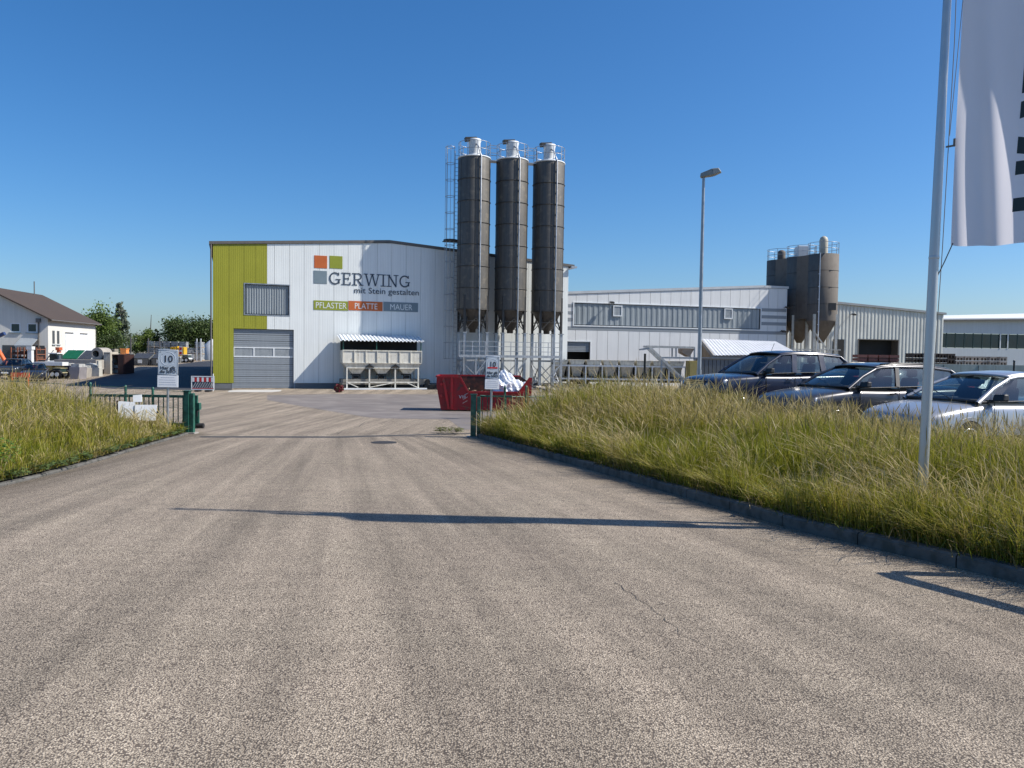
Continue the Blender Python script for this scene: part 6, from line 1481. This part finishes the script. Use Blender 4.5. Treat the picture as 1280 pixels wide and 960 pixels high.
# ------------------------------------------------------------------ cars
def paint(name, col, metal=.4, rough=.28):
    m = bpy.data.materials.new(name); m.use_nodes = True; n = m.node_tree.nodes; L = m.node_tree.links; b = n['Principled BSDF']
    b.inputs['Metallic'].default_value = metal; b.inputs['Roughness'].default_value = rough; b.inputs['Coat Weight'].default_value = .45; b.inputs['Coat Roughness'].default_value = .06
    tc = n.new('ShaderNodeTexCoord'); no = n.new('ShaderNodeTexNoise'); no.inputs['Scale'].default_value = 3; no.inputs['Detail'].default_value = 8; L.new(tc.outputs['Object'], no.inputs['Vector'])
    mx = n.new('ShaderNodeMix'); mx.data_type = 'RGBA'; mx.inputs[6].default_value = (*col, 1); mx.inputs[7].default_value = (*[c*.8+.02 for c in col], 1); L.new(no.outputs[0], mx.inputs[0]); L.new(mx.outputs[2], b.inputs['Base Color'])
    mr = n.new('ShaderNodeMapRange'); mr.inputs[3].default_value = rough-.06; mr.inputs[4].default_value = rough+.14; L.new(no.outputs[0], mr.inputs[0]); L.new(mr.outputs[0], b.inputs['Roughness'])
    return m
def glassmat():
    m = bpy.data.materials.new('tinted_car_glass'); m.use_nodes = True; n = m.node_tree.nodes; L = m.node_tree.links; n.remove(n['Principled BSDF'])
    tr = n.new('ShaderNodeBsdfTransparent'); tr.inputs[0].default_value = (.58,.66,.66,1); gl = n.new('ShaderNodeBsdfGlossy'); gl.inputs['Roughness'].default_value = .015; gl.inputs[0].default_value = (.9,.95,1,1)
    lw = n.new('ShaderNodeLayerWeight'); lw.inputs[0].default_value = .42; mr = n.new('ShaderNodeMapRange'); mr.inputs[3].default_value = .04; mr.inputs[4].default_value = .65; L.new(lw.outputs['Fresnel'], mr.inputs[0])
    mx = n.new('ShaderNodeMixShader'); L.new(mr.outputs[0], mx.inputs[0]); L.new(tr.outputs[0], mx.inputs[1]); L.new(gl.outputs[0], mx.inputs[2]); L.new(mx.outputs[0], n['Material Output'].inputs['Surface']); return m
M_glass = glassmat(); M_trim = mat('black_car_trim', (.015,.015,.016), .5, 0, .1, 4); M_chrome = mat('bright_trim', (.6,.6,.6), .15, 1, .02, 4)
M_seat = mat('dark_grey_upholstery', (.035,.037,.04), .9, 0, .2, 5); M_lampg = mat('headlight_lens', (.55,.58,.6), .08, .3, .2, 9, coat=1); M_tail = mat('red_tail_lens', (.35,.01,.01), .15, 0, .1, 4, coat=1)
M_tyre = mat('tyre_rubber', (.018,.018,.018), .85, 0, .2, 6); M_rim = mat('alloy_rim', (.45,.46,.48), .3, .9, .1, 4)
def car(name, label, cat, loc, rotz, S, body):
    t = thing(name, label, cat, loc, rotz)
    # lower body: loft of half sections, front at +x
    st = S['st']; mb = MB(); secs = []
    for x, hw, top, low in st:
        h = [(0,low),(hw*.86,low),(hw*.99,low+.13),(hw*1.0,low+(top-low)*.5),(hw*.985,top-.16),(hw*.945,top-.045),(hw*.80,top),(hw*.4,top+.025),(0,top+.03)]
        ring = [(x, y, z) for y, z in h]+[(x, -y, z) for y, z in h[-2:0:-1]]; secs.append(ring)
    n = len(secs[0]); vs = [v for s in secs for v in s]
    fs = [(i*n+j, (i+1)*n+j, (i+1)*n+(j+1) % n, i*n+(j+1) % n) for i in range(len(secs)-1) for j in range(n)]
    fs += [tuple(range(n)), tuple(range(len(vs)-1, len(vs)-n-1, -1))]
    mb.add(vs, fs, True); b = mb.build('body', body, t, subsurf=2)
    bl, rf = S['belt'], S['roof']                         # lists of (x, halfwidth, z)
    bow = lambda y, w: 1-(y/w)**2
    def wind(p0, p1, b0, b1, nm):                         # windscreen between belt point and roof point
        def f(u, v):
            w_ = p0[1]+(p1[1]-p0[1])*v; y = (2*u-1)*w_*.985; x = p0[0]+(p1[0]-p0[0])*v+(b0*(1-v)+b1*v)*bow(y, w_); z = p0[2]+(p1[2]-p0[2])*v+.03*v*bow(y, w_)+.03*math.sin(math.pi*v); return (x, y, z)
        m_ = MB(); m_.grid(f, 12, 8); return m_.build(nm, M_glass, t)
    ws = wind(bl[0], rf[0], .17, .12, 'windscreen'); rw = wind(bl[-1], rf[-1], -.10, -.05, 'rear_window')
    # black band at the screen foot
    p0 = bl[0]; m_ = MB(); m_.path([(p0[0]+.17*bow(y, p0[1])+.005, y, p0[2]+.012) for y in [p0[1]*k/8 for k in range(-8, 9)]], .022, 6); m_.build('screen_seal', M_trim, t)
    # roof
    def roofpt(u, v):
        k = len(rf)-1; q = u*k; i = min(int(q), k-1); f = q-i; x = rf[i][0]*(1-f)+rf[i+1][0]*f; w_ = rf[i][1]*(1-f)+rf[i+1][1]*f; z = rf[i][2]*(1-f)+rf[i+1][2]*f
        y = (2*v-1)*w_; e = (.12*(1-u)**6-.05*u**6)*bow(y, w_); return (x+e, y, z+S['crown']*bow(y, w_)**.8+.02)
    m_ = MB(); m_.grid(roofpt, 16, 12); m_.build('roof', body, t, solid=.03)
    for s in (1, -1):
        P3 = lambda p: Vector((p[0], s*p[1], p[2]))
        m_ = MB(); m_.path([P3(p)+Vector((0,0,.0)) for p in rf], .034, 8); m_.path([P3(bl[0])+Vector((.05,0,-.03)), P3(bl[0]).lerp(P3(rf[0]), .5)+Vector((.02,0,.03)), P3(rf[0])], [.045,.036,.034], 8)
        m_.path([P3(bl[-1]), P3(bl[-1]).lerp(P3(rf[-1]), .5)+Vector((-.02,0,.02)), P3(rf[-1])], [.06,.055,.04], 8); m_.build('pillar', body, t)
        m_ = MB(); m_.path([P3(p)+Vector((0, s*.012, .0)) for p in bl], .011, 6); m_.build('window_trim', S.get('trim', M_trim), t)
        for k in S['pillars']:
            m_ = MB(); a, c = P3(bl[k]), P3(rf[k]); m_.bar(a, c, S['pw'].get(k, .09), .05, (0, s, .25)); m_.build('door_pillar', body if k in S.get('bodyp', ()) else M_trim, t)
        for k in range(len(bl)-1):
            a, c, d, e = P3(bl[k]), P3(bl[k+1]), P3(rf[k+1]), P3(rf[k]); m_ = MB(); m_.grid(lambda u, v: tuple((a.lerp(c, u)).lerp(e.lerp(d, u), v)+Vector((0, s*.02*math.sin(math.pi*v), 0))), 3, 5); m_.build('side_window', M_glass, t)
        # mirror
        mx, my, mz = S['mirror']; m_ = MB(); m_.hexa([(mx-.07,s*my,mz),(mx+.09,s*my,mz),(mx+.06,s*(my+.2),mz+.02),(mx-.07,s*(my+.21),mz+.02),(mx-.07,s*my,mz+.13),(mx+.05,s*my,mz+.13),(mx+.02,s*(my+.18),mz+.14),(mx-.07,s*(my+.2),mz+.14)]); m_.bar((mx, s*(my-.12), mz-.02), (mx, s*(my+.03), mz+.04), .05); m_.build('wing_mirror', S.get('mcol', M_trim), t, bevel=.025)
        # handles, door gaps
        for hx_ in S['handles']: m_ = MB(); m_.bar((hx_+.09, s*(S['hw']+.012), S['hz']), (hx_-.09, s*(S['hw']+.012), S['hz']+.01), .035, .035); m_.build('door_handle', S.get('hcol', body), t, bevel=.01)
        for gx in S['gaps']: m_ = MB(); m_.path([(gx, s*(S['hw']*1.0+.001), .38), (gx, s*(S['hw']+.002), .7), (gx-.01, s*(S['hw']*.972), S['hz']+.12)], .006, 5); m_.build('door_gap', M_trim, t)
        m_ = MB(); m_.bar((1.0, s*(S['hw']-.005), .33), (-1.0, s*(S['hw']-.005), .33), .09, .12); m_.build('sill', M_trim, t)
        # lamps
        fx, fw, fz = S['lamp']; m_ = MB(); m_.grid(lambda u, v: (fx+.05-.34*u**1.3*S.get('ls', 1)+.04*math.sin(math.pi*v), s*(fw-.32+.36*u+.03*math.sin(math.pi*v)), fz-.085+.17*v*(.7+.3*u)+.05*u), 8, 6); m_.build('headlight', M_lampg, t, solid=.03)
        rx, rw_, rz = S['tail']; m_ = MB(); m_.box(rx-.05, min(s*(rw_-.14), s*(rw_+.015)), rz, rx+.14, max(s*(rw_-.14), s*(rw_+.015)), rz+.32); m_.build('tail_light', M_tail, t, bevel=.03)
        # wheels and arches
        for wx in S['wheels']:
            wr = S['wr']; m_ = MB(); m_.lathe([(wr*.62,-.1),(wr*.9,-.11),(wr,-.07),(wr,.07),(wr*.9,.11),(wr*.62,.1)], n=28); m_.xf(Matrix.Translation((wx, s*(S['hw']-.1), wr)) @ Matrix.Rotation(math.pi/2, 4, 'X')); wh = m_.build('wheel', M_tyre, t)
            m_ = MB()
            for k in range(5): a = 2*math.pi*k/5; m_.bar((wx, s*(S['hw']+.0), wr), (wx+math.cos(a)*wr*.6, s*(S['hw']-.01), wr+math.sin(a)*wr*.6), .07, .03, (0,1,0))
            m_.ring((wx, s*(S['hw']-.01), wr), wr*.61, .022, 24, 6, 'y'); m_.build('rim', M_rim, wh)
            m_ = MB(); k = 14; ro, ri = wr+.075, wr+.02
            for i in range(k):
                a0, a1 = math.pi*i/k, math.pi*(i+1)/k; q = lambda a, r: (wx+math.cos(a)*r, s*(S['hw']-.02), wr+.0+math.sin(a)*r); m_.prism([q(a0, ri), q(a1, ri), q(a1, ro), q(a0, ro)], (0, s*.028, 0))
            m_.build('wheel_arch', S.get('arch', M_trim), t); m_ = MB(); m_.tube((wx, s*(S['hw']-.2), wr), (wx, s*(S['hw']+.004), wr), wr+.03, n=24); m_.build('arch_hollow', M_dark, t)
    # grille, bumper, plate
    fx, fw, fz = S['lamp']; m_ = MB()
    for i in range(5): m_.bar((fx+.075, -fw*.5, fz-.10+i*.045), (fx+.075, fw*.5, fz-.10+i*.045), .02)
    m_.build('grille', S.get('gr', M_chrome), t); m_ = MB(); m_.box(fx-.1, -fw*.52, fz-.13, fx+.06, fw*.52, fz+.11); m_.build('grille_back', M_trim, t, bevel=.03)
    m_ = MB(); m_.bar((fx+.09, -fw*.75, .42), (fx+.09, fw*.75, .42), .05, .16); m_.build('bumper', M_trim, t, bevel=.02)
    m_ = MB(); m_.box(fx+.105, -.26, .52, fx+.12, .26, .63); m_.build('number_plate', M_white, t)
    # cabin
    m_ = MB(); m_.box(bl[-1][0]+.1, -S['hw']*.8, .55, bl[0][0]-.12, S['hw']*.8, bl[0][2]-.02); m_.build('cabin_floor', M_seat, t)
    m_ = MB(); m_.box(bl[0][0]-.3, -S['hw']*.82, bl[0][2]-.12, bl[0][0]+.02, S['hw']*.82, bl[0][2]+.04); m_.build('dashboard', M_seat, t, bevel=.03)
    for s in (1, -1):
        for sx, hh in ((S['seat'], 1), (S['seat']-.92, .85)):
            z0 = bl[0][2]-.05; zt_ = rf[1][2]-.22; m_ = MB(); m_.hexa([(sx-.05,s*.36-.24,z0-.3),(sx+.1,s*.36-.24,z0-.3),(sx+.1,s*.36+.24,z0-.3),(sx-.05,s*.36+.24,z0-.3),(sx-.17,s*.36-.2,zt_),(sx-.06,s*.36-.2,zt_),(sx-.06,s*.36+.2,zt_),(sx-.17,s*.36+.2,zt_)]); se = m_.build('seat', M_seat, t, bevel=.04)
            m_ = MB(); m_.box(sx-.21, s*.36-.12, zt_+.02, sx-.11, s*.36+.12, zt_+.19); m_.build('headrest', M_seat, se, bevel=.04)
    m_ = MB(); m_.ring((0,0,0), .18, .017, 20, 6, 'x'); m_.xf(Matrix.Translation((S['seat']+.5, .36, bl[0][2]+.03)) @ Matrix.Rotation(R(-25), 4, 'Y')); m_.build('steering_wheel', M_trim, t)
    m_ = MB(); m_.box(rf[0][0]-.02, -.12, rf[0][2]-.10, rf[0][0]+.02, .12, rf[0][2]-.03); m_.build('inner_mirror', M_trim, t, bevel=.01)
    for s in (.32, -.3): m_ = MB(); p = bl[0]; m_.path([(p[0]+.13, s, p[2]+.03), (p[0]-.02, s-.3, p[2]+.09), (p[0]-.12, s-.62, p[2]+.16)], .008, 5); m_.build('wiper', M_trim, t)
    if S.get('rails'):
        for s in (1, -1): m_ = MB(); q = [Vector((p[0], s*(p[1]-.05), p[2]+.075)) for p in rf]; q[0] += Vector((-.15,0,-.02)); q[-1] += Vector((.1,0,-.02)); m_.path([q[0]-Vector((0,0,.05))]+q+[q[-1]-Vector((0,0,.05))], .017, 8); m_.build('roof_rail', S['rails'], t)
    if S.get('aerial'): m_ = MB(); p = S['aerial']; m_.tube(p, (p[0]-.1, p[1], p[2]+.22), .006, n=5); m_.box(p[0]-.03, p[1]-.02, p[2]-.02, p[0]+.03, p[1]+.02, p[2]+.01); m_.build('aerial', M_trim, t)
    return t
navy = paint('navy_blue_metallic', (.007,.011,.032), .0, .2); dgrey = paint('dark_grey_metallic', (.055,.055,.06), .55, .26); silver = paint('silver_metallic', (.44,.45,.47), .5, .3)
SUV = dict(st=[(2.16,.60,.78,.42),(2.10,.78,.98,.34),(1.9,.86,1.05,.3),(1.55,.885,1.09,.3),(.95,.90,1.13,.3),(.75,.90,1.14,.3),(0,.905,1.13,.3),(-1.2,.905,1.16,.3),(-1.85,.89,1.18,.3),(-2.08,.85,1.14,.34),(-2.15,.78,.95,.42)],
    belt=[(.86,.80,1.15),(.55,.83,1.16),(-.18,.835,1.18),(-1.08,.83,1.20),(-2.02,.76,1.24)], roof=[(.10,.63,1.60),(-.02,.635,1.625),(-.30,.645,1.645),(-1.12,.64,1.64),(-1.78,.60,1.59)], crown=.045,
    pillars=[2,3], pw={2:.14, 3:.16}, bodyp=(2,3), mirror=(.62,.84,1.16), handles=(-.02,-.98), hw=.905, hz=1.02, gaps=(.68,-.17,-1.08), lamp=(2.06,.80,.88), tail=(-2.12,.84,.85), wheels=(1.34,-1.33), wr=.345, seat=.0, rails=None, hcol=M_chrome, aerial=(-.1,0,1.70))
EST = dict(st=[(2.33,.55,.62,.34),(2.26,.76,.74,.26),(2.0,.85,.83,.22),(1.6,.875,.90,.22),(1.05,.885,.96,.22),(.8,.885,.97,.22),(0,.89,.95,.22),(-1.2,.89,.98,.22),(-2.0,.87,1.0,.24),(-2.25,.83,.96,.28),(-2.32,.76,.8,.36)],
    belt=[(1.02,.77,.985),(.72,.80,.985),(-.18,.81,1.0),(-1.15,.80,1.02),(-2.1,.72,1.06)], roof=[(.22,.60,1.37),(.05,.61,1.405),(-.32,.62,1.425),(-1.2,.61,1.415),(-1.9,.56,1.35)], crown=.04,
    pillars=[2,3], pw={2:.10, 3:.12}, bodyp=(), mirror=(.76,.82,.985), handles=(.0,-1.0), hw=.89, hz=.86, gaps=(.85,-.17,-1.12), lamp=(2.16,.77,.66), tail=(-2.28,.82,.75), wheels=(1.42,-1.30), wr=.325, seat=.05, rails=M_blacks, trim=M_trim)
SED = dict(st=[(2.22,.55,.60,.32),(2.15,.75,.72,.24),(1.9,.84,.80,.2),(1.5,.865,.87,.2),(1.0,.875,.925,.2),(.75,.88,.935,.2),(0,.88,.92,.2),(-1.1,.88,.94,.2),(-1.7,.865,.96,.22),(-2.1,.82,.95,.26),(-2.2,.75,.8,.34)],
    belt=[(1.02,.77,.95),(.72,.80,.955),(-.25,.81,.965),(-1.05,.79,.98),(-1.62,.70,.99)], roof=[(.16,.585,1.33),(.0,.60,1.365),(-.38,.61,1.385),(-1.0,.59,1.355),(-1.3,.54,1.30)], crown=.04,
    pillars=[2,3], pw={2:.11, 3:.12}, bodyp=(), mirror=(.74,.83,.955), handles=(-.05,-1.0), hw=.88, hz=.83, gaps=(.8,-.2,-1.05), lamp=(2.05,.76,.64), tail=(-2.17,.80,.7), wheels=(1.33,-1.28), wr=.315, seat=.0, rails=None, arch=silver, mcol=M_trim, ls=1.2)
car('parked_car', 'navy blue off-road estate car, farthest of the three parked in the grass', 'car', (6.62, 19.95, .035), HEAD, SUV, navy)
car('parked_car', 'dark grey estate car with black roof rails parked between the navy and the silver car', 'car', (7.75, 17.0, .0), HEAD, EST, dgrey)
car('parked_car', 'silver car nearest the flagpole with its bonnet deep in the grass', 'car', (8.62, 14.0, -.06), HEAD, SED, silver)
# cars far left in the yard, seen over the grass
def small_copy(lbl, px, py, S, body, rot):
    g = G(px, py); return car('parked_car', lbl, 'car', tuple(g), rot, S, body)
small_copy('black car with bright headlamps parked at the far left in the storage yard', 44, 476, SED, paint('black_blue_metallic', (.02,.025,.04)), R(-62))
small_copy('dark van-like car at the far left beside the rusty rack', 18, 473.5, SUV, paint('dark_slate_metallic', (.03,.04,.055)), R(-75))
